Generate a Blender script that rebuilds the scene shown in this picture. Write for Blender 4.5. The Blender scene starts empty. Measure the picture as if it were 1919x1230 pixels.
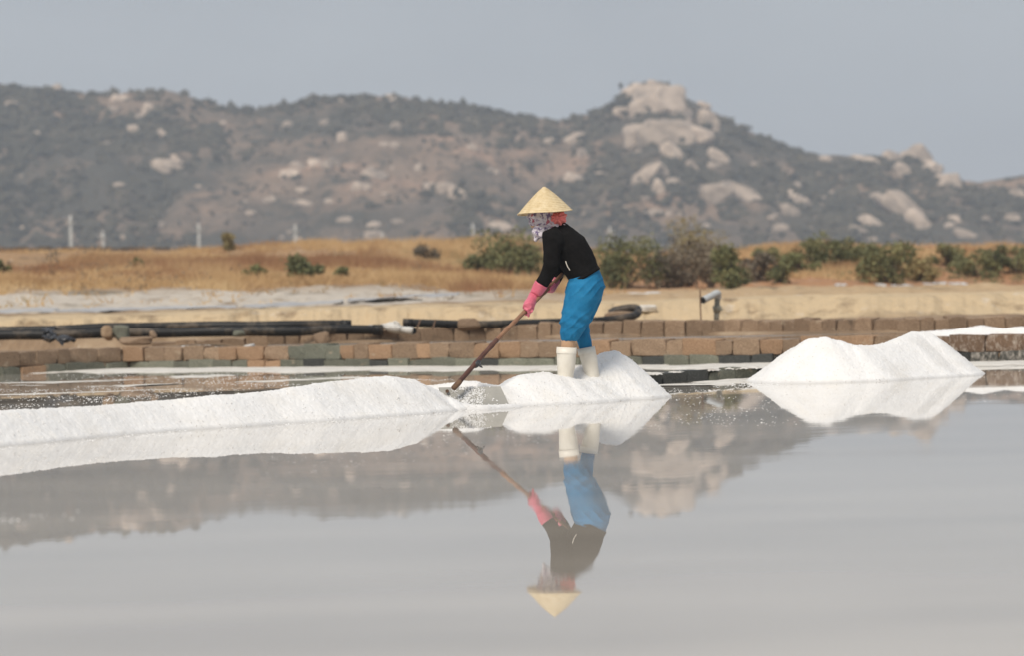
import bpy, bmesh, math, random
import numpy as np
from mathutils import Vector, Matrix
from mathutils.bvhtree import BVHTree

random.seed(7)
rng = np.random.default_rng(11)
scn = bpy.context.scene
COL = scn.collection
R = math.radians

# ------------------------------------------------------------------ camera
FPX = 5330.0
CAMZ = 0.78
ROLL = R(1.40)
PITCH = math.atan(52.0 / FPX)
cd = bpy.data.cameras.new('camera')
cam = bpy.data.objects.new('camera', cd)
COL.objects.link(cam)
scn.camera = cam
cF = Vector((0, math.cos(PITCH), -math.sin(PITCH)))
u0 = Vector((0, math.sin(PITCH), math.cos(PITCH)))
r0 = Vector((1, 0, 0))
cR = math.cos(ROLL) * r0 - math.sin(ROLL) * u0
cU = math.sin(ROLL) * r0 + math.cos(ROLL) * u0
CAM = Vector((0, 0, CAMZ))
m3 = Matrix((cR, cU, -cF)).transposed()
cam.matrix_world = Matrix.Translation(CAM) @ m3.to_4x4()
cd.sensor_width = 36.0
cd.lens = FPX / 1919 * 36.0
cd.clip_start = 0.1
cd.clip_end = 6000
cd.dof.use_dof = True
cd.dof.focus_distance = 21.4
cd.dof.aperture_fstop = 2.3

# ------------------------------------------------------------------ light
SUN_EL, SUN_AZ = 50.0, 206.0      # azimuth clockwise from +Y: the sun stands behind the camera, to its left
world = bpy.data.worlds.new('World')
scn.world = world
world.use_nodes = True
wn = world.node_tree
wn.nodes.clear()
wo = wn.nodes.new('ShaderNodeOutputWorld')
bg = wn.nodes.new('ShaderNodeBackground')
sky = wn.nodes.new('ShaderNodeTexSky')
sky.sky_type = 'NISHITA'
sky.sun_disc = False
sky.sun_elevation = R(SUN_EL)
sky.sun_rotation = R(SUN_AZ)
sky.dust_density = 4.0
sky.air_density = 1.2
hz = wn.nodes.new('ShaderNodeMix'); hz.data_type = 'RGBA'
hz.inputs[0].default_value = 0.86          # high thin overcast veil over the blue sky
hz.inputs[7].default_value = (4.35, 4.80, 5.45, 1)
wtc = wn.nodes.new('ShaderNodeTexCoord')
wmp = wn.nodes.new('ShaderNodeMapping'); wmp.inputs['Scale'].default_value = (1, 1, 2.2)
wnz = wn.nodes.new('ShaderNodeTexNoise'); wnz.inputs['Scale'].default_value = 6.0; wnz.inputs['Detail'].default_value = 3
wn.links.new(wtc.outputs['Generated'], wmp.inputs[0]); wn.links.new(wmp.outputs[0], wnz.inputs['Vector'])
wcr = wn.nodes.new('ShaderNodeValToRGB')
wcr.color_ramp.elements[0].position = 0.3; wcr.color_ramp.elements[0].color = (4.32, 4.60, 5.08, 1)
wcr.color_ramp.elements[1].position = 0.7; wcr.color_ramp.elements[1].color = (5.02, 5.32, 5.76, 1)
wn.links.new(wnz.outputs['Fac'], wcr.inputs[0]); wn.links.new(wcr.outputs[0], hz.inputs[7])
wn.links.new(sky.outputs[0], hz.inputs[6])
wn.links.new(hz.outputs[2], bg.inputs[0])
bg.inputs[1].default_value = 0.10
wn.links.new(bg.outputs[0], wo.inputs[0])
sl = bpy.data.lights.new('sun', 'SUN')
sl.energy = 2.7
sl.angle = R(18)
sl.color = (1.0, 0.93, 0.83)
sun = bpy.data.objects.new('sun', sl)
COL.objects.link(sun)
az = R(SUN_AZ)
sdir = Vector((math.sin(az) * math.cos(R(SUN_EL)), math.cos(az) * math.cos(R(SUN_EL)), math.sin(R(SUN_EL))))
sun.rotation_euler = sdir.to_track_quat('Z', 'Y').to_euler()
sun.location = (0, -20, 40)
scn.view_settings.view_transform = 'Standard'
scn.view_settings.look = 'None'
scn.view_settings.exposure = 0.0
scn.view_settings.gamma = 1.0
scn.cycles.use_denoising = True
scn.cycles.max_bounces = 8
scn.cycles.volume_bounces = 1
scn.cycles.caustics_reflective = False
scn.cycles.sample_clamp_indirect = 6.0

# ------------------------------------------------------------------ helpers
def ray(px, py):
    return cF + cR * ((px - 959.5) / FPX) + cU * (-(py - 615.0) / FPX)
def G(px, py, z=0.0):                      # point where the line of sight meets the level z
    d = ray(px, py)
    return CAM + d * ((z - CAMZ) / d.z)
def D(px, py, depth):                      # point on the line of sight at the distance y = depth
    d = ray(px, py)
    return CAM + d * (depth / d.y)
def YH(u):
    return 563.0 - (u - 960.0) * 0.0244

def _hash(ix, iy, iz, seed):
    h = (ix.astype(np.int64) * 374761393 + iy.astype(np.int64) * 668265263 + iz.astype(np.int64) * 2147483647 + seed * 974634777) & 0xFFFFFFFF
    h = ((h ^ (h >> 13)) * 1274126177) & 0xFFFFFFFF
    h = ((h ^ (h >> 16)) * 2246822519) & 0xFFFFFFFF
    return ((h ^ (h >> 15)) & 0xFFFFFF) / float(0xFFFFFF)
def vnoise(x, y, z=0.0, seed=0):           # value noise in -1..1
    x, y, z = np.broadcast_arrays(np.asarray(x, float), np.asarray(y, float), np.asarray(z, float))
    xi, yi, zi = np.floor(x), np.floor(y), np.floor(z)
    fx, fy, fz = x - xi, y - yi, z - zi
    fx, fy, fz = [f * f * (3 - 2 * f) for f in (fx, fy, fz)]
    v = 0
    for a in (0, 1):
        for b in (0, 1):
            for c in (0, 1):
                w = (fx if a else 1 - fx) * (fy if b else 1 - fy) * (fz if c else 1 - fz)
                v = v + w * _hash(xi + a, yi + b, zi + c, seed)
    return v * 2 - 1
def fbm(x, y, z=0.0, oct=4, seed=0, gain=0.5):
    v = 0; a = 1.0; t = 0
    for i in range(oct):
        v = v + a * vnoise(np.asarray(x) * 2 ** i, np.asarray(y) * 2 ** i, np.asarray(z) * 2 ** i, seed + i * 17)
        t += a; a *= gain
    return v / t

def wloc(o):
    p = Vector((0, 0, 0))
    while o is not None:
        p += o.location; o = o.parent
    return p
def mesh(verts, faces, smooth=False):
    me = bpy.data.meshes.new('mesh')
    me.from_pydata([tuple(v) for v in verts], [], [tuple(f) for f in faces])
    if smooth:
        me.polygons.foreach_set('use_smooth', [True] * len(me.polygons))
    me.update()
    return me
def link(name, me, mat=None, parent=None):
    o = bpy.data.objects.new(name, me)
    COL.objects.link(o)
    if mat is not None and not me.materials:
        me.materials.append(mat)
    if parent is not None:
        o.parent = parent
    return o
def obj(name, verts, faces, mat, parent=None, smooth=False):
    """verts are world coordinates; a child's are moved to its parent's frame"""
    if parent is not None:
        w = wloc(parent)
        verts = [Vector(v) - w for v in verts]
    return link(name, mesh(verts, faces, smooth), mat, parent)
def tag(o, label=None, cat=None, group=None, kind=None):
    if label: o['label'] = label
    if cat: o['category'] = cat
    if group: o['group'] = group
    if kind: o['kind'] = kind
    return o
def thing(name, label, cat, loc, group=None):
    o = bpy.data.objects.new(name, None)
    o.empty_display_size = 0.1
    COL.objects.link(o)
    o.location = loc
    return tag(o, label, cat, group)

def gridfaces(nu, nv):                     # index = i*nv + j
    i, j = np.meshgrid(np.arange(nu - 1), np.arange(nv - 1), indexing='ij')
    a = (i * nv + j).ravel()
    return np.stack([a, a + nv, a + nv + 1, a + 1], 1)
def npmesh(V, F, smooth=True):
    me = bpy.data.meshes.new('mesh')
    V = np.asarray(V, np.float32); F = np.asarray(F, np.int32)
    k = F.shape[1]
    me.vertices.add(len(V)); me.vertices.foreach_set('co', V.ravel())
    me.loops.add(F.size); me.loops.foreach_set('vertex_index', F.ravel())
    me.polygons.add(len(F))
    me.polygons.foreach_set('loop_start', np.arange(len(F), dtype=np.int32) * k)
    me.polygons.foreach_set('loop_total', np.full(len(F), k, np.int32))
    me.polygons.foreach_set('use_smooth', np.full(len(F), smooth, bool))
    me.update(calc_edges=True)
    me.validate()
    return me

def tube(pts, rad, n=12, cap=True):
    pts = [Vector(p) for p in pts]
    if not hasattr(rad, '__len__'): rad = [rad] * len(pts)
    V, F = [], []
    ref = Vector((0, 0, 1))
    for i, p in enumerate(pts):
        t = (pts[min(i + 1, len(pts) - 1)] - pts[max(i - 1, 0)]).normalized()
        if abs(t.dot(ref)) > 0.95: ref = Vector((0, 1, 0)) if abs(t.y) < 0.9 else Vector((1, 0, 0))
        a = t.cross(ref).normalized(); b = a.cross(t).normalized()
        ref = b
        for k in range(n):
            th = 2 * math.pi * k / n
            V.append(p + (a * math.cos(th) + b * math.sin(th)) * rad[i])
    for i in range(len(pts) - 1):
        for k in range(n):
            k2 = (k + 1) % n
            F.append((i * n + k, i * n + k2, (i + 1) * n + k2, (i + 1) * n + k))
    if cap:
        F.append(tuple(range(n - 1, -1, -1)))
        F.append(tuple((len(pts) - 1) * n + k for k in range(n)))
    return V, F
def smooth_path(pts, n=8):
    pts = [Vector(p) for p in pts]
    out = []
    for i in range(len(pts) - 1):
        p0, p1, p2, p3 = pts[max(i - 1, 0)], pts[i], pts[i + 1], pts[min(i + 2, len(pts) - 1)]
        for k in range(n):
            t = k / n
            out.append(0.5 * ((2 * p1) + (p2 - p0) * t + (2 * p0 - 5 * p1 + 4 * p2 - p3) * t * t + (3 * p1 - p0 - 3 * p2 + p3) * t ** 3))
    out.append(pts[-1])
    return out
class MB:
    def __init__(s): s.V, s.F = [], []
    def add(s, VF):
        n = len(s.V); s.V += list(VF[0]); s.F += [tuple(i + n for i in f) for f in VF[1]]; return s
    def box(s, c, h, rot=None):
        c = Vector(c)
        V = [Vector((x * h[0], y * h[1], z * h[2])) for x in (-1, 1) for y in (-1, 1) for z in (-1, 1)]
        if rot is not None: V = [rot @ v for v in V]
        return s.add(([c + v for v in V], [(0, 1, 3, 2), (4, 6, 7, 5), (0, 4, 5, 1), (2, 3, 7, 6), (0, 2, 6, 4), (1, 5, 7, 3)]))
    def build(s, name, mat, parent=None, smooth=False):
        return obj(name, s.V, s.F, mat, parent, smooth)

def remeshed(V, F, voxel, smooth_it=4, factor=0.5):
    """one continuous skin round overlapping closed shapes"""
    me = mesh(V, F)
    o = bpy.data.objects.new('tmp', me); COL.objects.link(o)
    m = o.modifiers.new('r', 'REMESH'); m.mode = 'VOXEL'; m.voxel_size = voxel; m.use_smooth_shade = True
    if smooth_it:
        q = o.modifiers.new('s', 'SMOOTH'); q.iterations = smooth_it; q.factor = factor
    dg = bpy.context.evaluated_depsgraph_get()
    res = bpy.data.meshes.new_from_object(o.evaluated_get(dg), depsgraph=dg)
    bpy.data.objects.remove(o)
    res.polygons.foreach_set('use_smooth', [True] * len(res.polygons))
    return res
def displaced(me, fn):
    n = len(me.vertices)
    co = np.empty(n * 3, np.float32); me.vertices.foreach_get('co', co); co = co.reshape(-1, 3)
    nr = np.empty(n * 3, np.float32); me.vertices.foreach_get('normal', nr); nr = nr.reshape(-1, 3)
    co = co + nr * np.asarray(fn(co)).reshape(-1, 1)
    me.vertices.foreach_set('co', co.astype(np.float32).ravel()); me.update()
    return me
def shift(me, parent):
    w = wloc(parent); me.transform(Matrix.Translation(-w)); return me

# ------------------------------------------------------------------ materials
def material(name, stops, scale=5.0, rough=0.8, bump=0.0, bscale=40.0, coord='Object', detail=6.0, stretch=(1, 1, 1),
             rand=0.0, spec=0.3, metal=0.0, bdist=0.02, contrast=(0.3, 0.7)):
    m = bpy.data.materials.new(name); m.use_nodes = True
    nt = m.node_tree; N = nt.nodes; L = nt.links
    b = N['Principled BSDF']
    b.inputs['Roughness'].default_value = rough
    b.inputs['Specular IOR Level'].default_value = spec
    b.inputs['Metallic'].default_value = metal
    tc = N.new('ShaderNodeTexCoord')
    if coord == 'World':
        geo = N.new('ShaderNodeNewGeometry'); src = geo.outputs['Position']
    else:
        src = tc.outputs[coord]
    mp = N.new('ShaderNodeMapping'); mp.inputs['Scale'].default_value = stretch
    L.new(src, mp.inputs['Vector'])
    vec = mp.outputs[0]
    oi = N.new('ShaderNodeObjectInfo')
    if rand:
        ad = N.new('ShaderNodeVectorMath'); ad.operation = 'MULTIPLY_ADD'
        cx = N.new('ShaderNodeCombineXYZ')
        for k in range(3): L.new(oi.outputs['Random'], cx.inputs[k])
        ad.inputs[1].default_value = (37, 53, 71)
        L.new(cx.outputs[0], ad.inputs[0]); L.new(vec, ad.inputs[2]); vec = ad.outputs[0]
    nz = N.new('ShaderNodeTexNoise'); nz.inputs['Scale'].default_value = scale; nz.inputs['Detail'].default_value = detail
    nz.inputs['Roughness'].default_value = 0.62
    L.new(vec, nz.inputs['Vector'])
    cr = N.new('ShaderNodeValToRGB')
    e = cr.color_ramp.elements
    lo, hi = contrast
    n = len(stops)
    e[0].position = lo; e[0].color = (*stops[0], 1)
    e[1].position = hi; e[1].color = (*stops[-1], 1)
    for k in range(1, n - 1):
        q = e.new(lo + (hi - lo) * k / (n - 1)); q.color = (*stops[k], 1)
    L.new(nz.outputs['Fac'], cr.inputs[0])
    out = cr.outputs[0]
    if rand:
        hs = N.new('ShaderNodeHueSaturation')
        mr = N.new('ShaderNodeMapRange'); mr.inputs[3].default_value = 1 - rand; mr.inputs[4].default_value = 1 + rand
        L.new(oi.outputs['Random'], mr.inputs[0]); L.new(mr.outputs[0], hs.inputs['Value'])
        L.new(out, hs.inputs['Color']); out = hs.outputs[0]
    L.new(out, b.inputs['Base Color'])
    if bump:
        bn = N.new('ShaderNodeTexNoise'); bn.inputs['Scale'].default_value = bscale; bn.inputs['Detail'].default_value = 5
        L.new(vec, bn.inputs['Vector'])
        bp = N.new('ShaderNodeBump'); bp.inputs['Strength'].default_value = bump; bp.inputs['Distance'].default_value = bdist
        L.new(bn.outputs['Fac'], bp.inputs['Height']); L.new(bp.outputs[0], b.inputs['Normal'])
    m['out'] = 1
    return m
def overlay(m, colour, scale, lo, hi, stretch=(1, 1, 1), coord='World', detail=6, rough=None):
    """a second patchy colour over a material: stain, crust, vegetation"""
    nt = m.node_tree; N = nt.nodes; L = nt.links; b = N['Principled BSDF']
    old = b.inputs['Base Color'].links[0].from_socket
    if coord == 'World':
        g = N.new('ShaderNodeNewGeometry'); src = g.outputs['Position']
    else:
        g = N.new('ShaderNodeTexCoord'); src = g.outputs[coord]
    mp = N.new('ShaderNodeMapping'); mp.inputs['Scale'].default_value = stretch; L.new(src, mp.inputs['Vector'])
    nz = N.new('ShaderNodeTexNoise'); nz.inputs['Scale'].default_value = scale; nz.inputs['Detail'].default_value = detail
    nz.inputs['Roughness'].default_value = 0.65
    L.new(mp.outputs[0], nz.inputs['Vector'])
    mr = N.new('ShaderNodeMapRange'); mr.inputs[1].default_value = lo; mr.inputs[2].default_value = hi
    L.new(nz.outputs['Fac'], mr.inputs[0])
    mx = N.new('ShaderNodeMix'); mx.data_type = 'RGBA'
    L.new(mr.outputs[0], mx.inputs[0]); L.new(old, mx.inputs[6]); mx.inputs[7].default_value = (*colour, 1)
    L.new(mx.outputs[2], b.inputs['Base Color'])
    return m

M = {}
M['salt'] = material('salt', [(0.78, 0.755, 0.715), (0.85, 0.84, 0.825), (0.86, 0.825, 0.765)], 2.2, 0.6, 0.16, 120, 'World', spec=0.4, bdist=0.005, contrast=(0.3, 0.75))
M['crystal'] = material('salt_crystal', [(0.82, 0.81, 0.79), (0.88, 0.87, 0.85)], 8, 0.4, spec=0.5)
M['crust'] = material('salt_crust', [(0.45, 0.41, 0.36), (0.72, 0.68, 0.61), (0.82, 0.79, 0.74)], 7, 0.6, 0.4, 60, 'World', stretch=(0.5, 2, 1))
M['brown'] = material('laterite_brown', [(0.20, 0.135, 0.088), (0.34, 0.235, 0.155), (0.46, 0.335, 0.225)], 9, 0.9, 0.6, 60, rand=0.22)
M['orange'] = material('laterite_orange', [(0.25, 0.15, 0.085), (0.42, 0.265, 0.16), (0.52, 0.355, 0.23)], 9, 0.9, 0.6, 60, rand=0.2)
M['mossy'] = material('algae_grey_green', [(0.12, 0.125, 0.095), (0.20, 0.205, 0.16), (0.30, 0.29, 0.225)], 10, 0.85, 0.6, 60, rand=0.25)
M['wetdark'] = material('wet_dark_block', [(0.03, 0.032, 0.03), (0.06, 0.063, 0.058), (0.11, 0.11, 0.10)], 10, 0.6, 0.6, 60, rand=0.25)
for k_ in ('brown', 'orange', 'mossy'):
    overlay(M[k_], (0.50, 0.40, 0.29), 7, 0.60, 0.74, (1, 1, 1.6), detail=9)      # dried silt
    overlay(M[k_], (0.07, 0.055, 0.04), 4, 0.62, 0.78, (1, 1, .5), detail=8)      # damp stain
M['salted'] = overlay(material('salt_streaked_block', [(0.14, 0.09, 0.06), (0.26, 0.17, 0.11)], 9, 0.9, 0.6, 60, rand=0.2), (0.58, 0.50, 0.42), 16, 0.48, 0.74, (1.4, 1.4, 0.8))
M['salteddark'] = overlay(material('salt_streaked_dark_block', [(0.06, 0.06, 0.052), (0.12, 0.115, 0.10)], 9, 0.9, 0.6, 60, rand=0.2), (0.56, 0.51, 0.45), 18, 0.44, 0.72, (1.3, 1.3, 0.8))

# ------------------------------------------------------------------ ground sheet: ponds, terraces, sandy bank, dry embankment
WALL = [(-700, 722), (0, 704), (120, 698), (240, 692), (500, 690), (900, 688), (1400, 683), (1919, 677), (2500, 668)]
REAR = [(-700, 664), (150, 657), (300, 654), (500, 649), (700, 645), (900, 639), (1100, 635), (1300, 631), (1500, 630), (1700, 627), (1919, 621), (2500, 610)]
wall_pts = [G(px, py, 0) for px, py in WALL]
rear_pts = [G(px, py, 0.22) for px, py in REAR]
def interp(pts, u):
    xs = [960 + p.x / p.y * FPX for p in pts]
    return np.interp(u, xs, [p.y for p in pts])
cols_u = [-900, 0, 300, 600, 900, 1200, 1500, 1919, 2800]
far_prof = {   # (depth, height) beyond the terrace edge
    -900: [(46, .70), (54, .74), (60, 1.15), (64, 1.3), (85, 2.3), (110, 3.0), (118, 2.9)],
    0:    [(46, .69), (53, .75), (59, 1.15), (63, 1.25), (85, 2.2), (110, 3.05), (118, 2.95)],
    300:  [(46, .70), (54, .77), (60, 1.10), (64, 1.2), (85, 2.15), (110, 2.95), (118, 2.85)],
    600:  [(46, .72), (54, .78), (61, 1.12), (66, 1.25), (85, 2.1), (110, 2.9), (118, 2.85)],
    900:  [(46, .71), (56, .80), (62, .98), (68, 1.15), (85, 1.9), (108, 2.85), (118, 2.8)],
    1200: [(46, .71), (60, .78), (70, .84), (76, 1.0), (88, 1.8), (105, 2.35), (118, 2.3)],
    1500: [(46, .735), (60, .80), (74, .88), (80, 1.05), (90, 1.95), (105, 2.5), (118, 2.4)],
    1919: [(46, .705), (60, .74), (74, .80), (80, .95), (90, 1.6), (105, 2.2), (118, 2.1)],
    2800: [(46, .70), (60, .74), (74, .80), (80, .95), (90, 1.6), (105, 2.2), (118, 2.1)],
}
def far_z(u, d):
    zs = [np.interp(d, [p[0] for p in far_prof[c]], [p[1] for p in far_prof[c]]) for c in cols_u]
    zs = np.array(zs)
    out = np.empty_like(d)
    k = np.clip(np.searchsorted(cols_u, u) - 1, 0, len(cols_u) - 2)
    cu = np.array(cols_u, float)
    f = np.clip((u - cu[k]) / (cu[k + 1] - cu[k]), 0, 1)
    f = f * f * (3 - 2 * f)
    idx = np.arange(len(d))
    return zs[k, idx] * (1 - f) + zs[k + 1, idx] * f
def ground_z(x, d):
    x = np.atleast_1d(np.asarray(x, float)); d = np.atleast_1d(np.asarray(d, float))
    u = 960 + x / np.maximum(d, 1) * FPX
    yw = interp(wall_pts, u); yr = interp(rear_pts, u)
    sm = lambda a, b, v: np.clip((v - a) / (b - a), 0, 1) ** 2 * (3 - 2 * np.clip((v - a) / (b - a), 0, 1))
    z = -0.14 + 0 * d
    left = 1 - sm(260, 330, u)
    behind = 0.22 * left + 0.10 * (1 - left)
    z = z + (behind + 0.14) * sm(yw + .20, yw + .27, d)
    z = z + (0.385 - behind) * sm(yr + .12, yr + .30, d)
    z = z + (1 - left) * 0.175 * sm(yr - .75, yr - .05, d + .5 * vnoise(x * .9, 0, 0, 12)) * (1 - sm(yr + .12, yr + .3, d))
    ledge = 42.5 + 0.6 * fbm(u * 0.010, d * .0, 0, 5, 3, .6)
    le2 = far_z(u, np.maximum(d, 46.0))
    w = np.where(u > 1150, 1.3, 0.8)
    z = z + (le2 - 0.385) * sm(ledge, ledge + w, d)
    z = z + 0.055 * fbm(x * 1.9, d * 2.2, 0, 5, 5, .55) * sm(yr, yr + .8, d)
    z = z + 0.15 * fbm(x * .7, d * .45, 0, 5, 6, .6) * sm(46, 58, d)
    z = z + 0.55 * fbm(x * .13, d * .06, 0, 5, 8, .55) * sm(64, 92, d)
    z = z * (1 - sm(122, 160, d)) + 0.4 * sm(122, 160, d)
    return z
dd = np.concatenate([np.linspace(-12, 26, 12), np.linspace(27, 48, 260), np.linspace(48.3, 125, 220), np.geomspace(128, 1330, 40)])
uu = np.concatenate([np.linspace(-9000, -1000, 20), np.linspace(-980, -40, 40), np.linspace(-30, 1950, 560), np.linspace(1970, 2900, 40), np.linspace(3000, 11000, 20)])
UU, DD = np.meshgrid(uu, dd, indexing='ij')
XX = (UU - 960) / FPX * np.maximum(DD, 22.0)
ZZ = ground_z(XX.ravel(), DD.ravel()).reshape(XX.shape)
M['ground'] = material('earth', [(0.17, 0.115, 0.07), (0.31, 0.215, 0.135), (0.44, 0.33, 0.22)], 1.1, 0.95, 1.0, 4, 'World', bdist=0.09)
def zone(m, colour, axis_lo, axis_hi, noise=0.0, nscale=1.0, along='Y', strength=1.0, lo2=None, hi2=None):
    """a band of differently coloured soil lying between two distances, ragged at its edges"""
    nt = m.node_tree; N = nt.nodes; L = nt.links; b = N['Principled BSDF']
    old = b.inputs['Base Color'].links[0].from_socket
    g = N.new('ShaderNodeNewGeometry')
    sp = N.new('ShaderNodeSeparateXYZ'); L.new(g.outputs['Position'], sp.inputs[0])
    nz = N.new('ShaderNodeTexNoise'); nz.inputs['Scale'].default_value = nscale; nz.inputs['Detail'].default_value = 6
    L.new(g.outputs['Position'], nz.inputs['Vector'])
    ma = N.new('ShaderNodeMath'); ma.operation = 'MULTIPLY_ADD'
    L.new(nz.outputs['Fac'], ma.inputs[0]); ma.inputs[1].default_value = noise; L.new(sp.outputs['XYZ'.index(along)], ma.inputs[2])
    def mr(src, a, c):
        q = N.new('ShaderNodeMapRange'); q.inputs[1].default_value = a; q.inputs[2].default_value = c; L.new(src, q.inputs[0]); return q.outputs[0]
    f = mr(ma.outputs[0], *axis_lo)
    f2 = mr(ma.outputs[0], axis_hi[1], axis_hi[0])
    mu = N.new('ShaderNodeMath'); mu.operation = 'MULTIPLY'; L.new(f, mu.inputs[0]); L.new(f2, mu.inputs[1])
    fac = mu.outputs[0]
    if lo2:
        q = mr(sp.outputs[0], lo2, hi2)
        m2 = N.new('ShaderNodeMath'); m2.operation = 'MULTIPLY'; L.new(fac, m2.inputs[0]); L.new(q, m2.inputs[1]); fac = m2.outputs[0]
    m3_ = N.new('ShaderNodeMath'); m3_.operation = 'MULTIPLY'; L.new(fac, m3_.inputs[0]); m3_.inputs[1].default_value = strength
    mx = N.new('ShaderNodeMix'); mx.data_type = 'RGBA'; L.new(m3_.outputs[0], mx.inputs[0]); L.new(old, mx.inputs[6]); mx.inputs[7].default_value = (*colour, 1)
    L.new(mx.outputs[2], b.inputs['Base Color'])
zone(M['ground'], (0.56, 0.43, 0.27), (42.6, 43.2), (48, 52), 0.9, 2.5)                       # pale sand of the terrace edge
zone(M['ground'], (0.52, 0.37, 0.215), (47, 50), (76, 80), 3.0, 1.2, lo2=-1.0, hi2=3.0, strength=.9)   # dry tan flats, right
zone(M['ground'], (0.54, 0.48, 0.405), (53.5, 54.5), (61, 66), 3.0, 0.7, lo2=1.5, hi2=-1.5)   # whitish sand bank, left
zone(M['ground'], (0.40, 0.245, 0.125), (65, 70), (125, 140), 4.0, 0.3, lo2=1.0, hi2=-3.0, strength=0.85)      # dry grass soil, left
zone(M['ground'], (0.42, 0.215, 0.105), (74, 77), (125, 140), 4.0, 0.4, lo2=1.0, hi2=4.0, strength=0.9)     # reddish earth, right
overlay(M['ground'], (0.10, 0.085, 0.05), 0.35, 0.58, 0.72, (1, .6, 1))
overlay(M['ground'], (0.24, 0.165, 0.10), 1.7, 0.54, 0.72, (1, .7, 2), detail=9)      # damp and crusted patches
overlay(M['ground'], (0.62, 0.53, 0.42), 2.6, 0.60, 0.76, (1, .5, 2), detail=9)       # dry salt bloom
zone(M['salt'], (0.60, 0.59, 0.575), (-.2, -.1), (.012, .034), 0.02, 30, along='Z', strength=.75)   # damp foot of the heaps
gv = np.stack([XX.ravel(), DD.ravel(), ZZ.ravel()], 1)
tag(link('ground', npmesh(gv, gridfaces(len(uu), len(dd))), M['ground']), kind='structure')

# ------------------------------------------------------------------ water
def water_mat(name, base, bump, rough):
    m = bpy.data.materials.new(name); m.use_nodes = True
    nt = m.node_tree; N = nt.nodes; L = nt.links; b = N['Principled BSDF']
    b.inputs['Roughness'].default_value = rough
    b.inputs['IOR'].default_value = 1.38
    g = N.new('ShaderNodeNewGeometry')
    mp = N.new('ShaderNodeMapping'); mp.inputs['Scale'].default_value = (0.9, 2.6, 1); L.new(g.outputs['Position'], mp.inputs['Vector'])
    n1 = N.new('ShaderNodeTexNoise'); n1.inputs['Scale'].default_value = 2.2; n1.inputs['Detail'].default_value = 1; L.new(mp.outputs[0], n1.inputs['Vector'])
    mp2 = N.new('ShaderNodeMapping'); mp2.inputs['Scale'].default_value = (0.12, 0.55, 1); mp2.inputs['Location'].default_value = (0, 0.3, 0); L.new(g.outputs['Position'], mp2.inputs['Vector'])
    n2 = N.new('ShaderNodeTexNoise'); n2.inputs['Scale'].default_value = 1.0; n2.inputs['Detail'].default_value = 2; L.new(mp2.outputs[0], n2.inputs['Vector'])
    mr = N.new('ShaderNodeMapRange'); mr.inputs[1].default_value = 0.46; mr.inputs[2].default_value = 0.66; mr.inputs[3].default_value = 0.2; L.new(n2.outputs['Fac'], mr.inputs[0])
    mu = N.new('ShaderNodeMath'); mu.operation = 'MULTIPLY'; L.new(n1.outputs['Fac'], mu.inputs[0]); L.new(mr.outputs[0], mu.inputs[1])
    mp3 = N.new('ShaderNodeMapping'); mp3.inputs['Scale'].default_value = (0.25, 0.8, 1); L.new(g.outputs['Position'], mp3.inputs['Vector'])
    n3 = N.new('ShaderNodeTexNoise'); n3.inputs['Scale'].default_value = 1.6; n3.inputs['Detail'].default_value = 6; L.new(mp3.outputs[0], n3.inputs['Vector'])
    cr = N.new('ShaderNodeValToRGB'); e = cr.color_ramp.elements
    e[0].position = .32; e[0].color = (*[c * .86 for c in base], 1); e[1].position = .68; e[1].color = (*[c * 1.12 for c in base], 1)
    L.new(n3.outputs['Fac'], cr.inputs[0]); L.new(cr.outputs[0], b.inputs['Base Color'])
    rr_ = N.new('ShaderNodeMapRange'); rr_.inputs[1].default_value = .45; rr_.inputs[2].default_value = .7; rr_.inputs[3].default_value = rough * .6; rr_.inputs[4].default_value = rough * 4.5
    L.new(n2.outputs['Fac'], rr_.inputs[0]); L.new(rr_.outputs[0], b.inputs['Roughness'])
    bp = N.new('ShaderNodeBump'); bp.inputs['Strength'].default_value = 1.0; bp.inputs['Distance'].default_value = bump
    L.new(mu.outputs[0], bp.inputs['Height']); L.new(bp.outputs[0], b.inputs['Normal'])
    return m
M['water'] = water_mat('brine', (0.49, 0.44, 0.375), 0.0004, 0.010)
M['water2'] = water_mat('muddy_brine', (0.26, 0.19, 0.12), 0.002, 0.08)
edge = [(p.x, p.y + 0.16) for p in wall_pts]
wv = [(-60, -11), (60, -11)] + [(60, edge[-1][1])] + list(reversed(edge)) + [(-60, edge[0][1])]
tag(obj('water', [(x, y, 0) for x, y in wv], [tuple(range(len(wv)))], M['water']), kind='structure')
lo = [(p.x, p.y + 0.19) for p in wall_pts if p.x > -4.5]
up = [(p.x, p.y + 0.16) for p in rear_pts if p.x > -4.5]
pv = lo + list(reversed(up))
tag(obj('upper_pond_water', [(x, y, 0.247) for x, y in pv], [tuple(range(len(pv)))], M['water2']), kind='structure')

# ------------------------------------------------------------------ hills
RIDGE = [(-1600, 300), (-900, 215), (-500, 175), (-250, 160), (0, 158), (60, 166), (100, 161), (130, 173), (200, 176), (250, 173), (312, 167), (350, 177), (400, 193),
         (455, 204), (520, 200), (560, 190), (600, 180), (650, 180), (700, 177), (750, 184), (800, 187), (870, 195), (920, 206),
         (960, 213), (1000, 219), (1045, 226), (1090, 219), (1130, 205), (1160, 188), (1176, 168), (1200, 160), (1235, 160), (1262, 170),
         (1290, 184), (1340, 210), (1380, 233), (1420, 252), (1460, 273), (1500, 289), (1560, 289), (1600, 294), (1620, 290),
         (1650, 292), (1690, 290), (1720, 296), (1750, 316), (1762, 330), (1800, 337), (1830, 341), (1870, 336), (1919, 328), (2100, 305), (2500, 290), (3200, 380)]
HD0, HD1, HD2 = 760.0, 1000.0, 1290.0
ru = np.array([p[0] for p in RIDGE], float)
rz = np.array([D(p[0], p[1], HD1).z for p in RIDGE])
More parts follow.
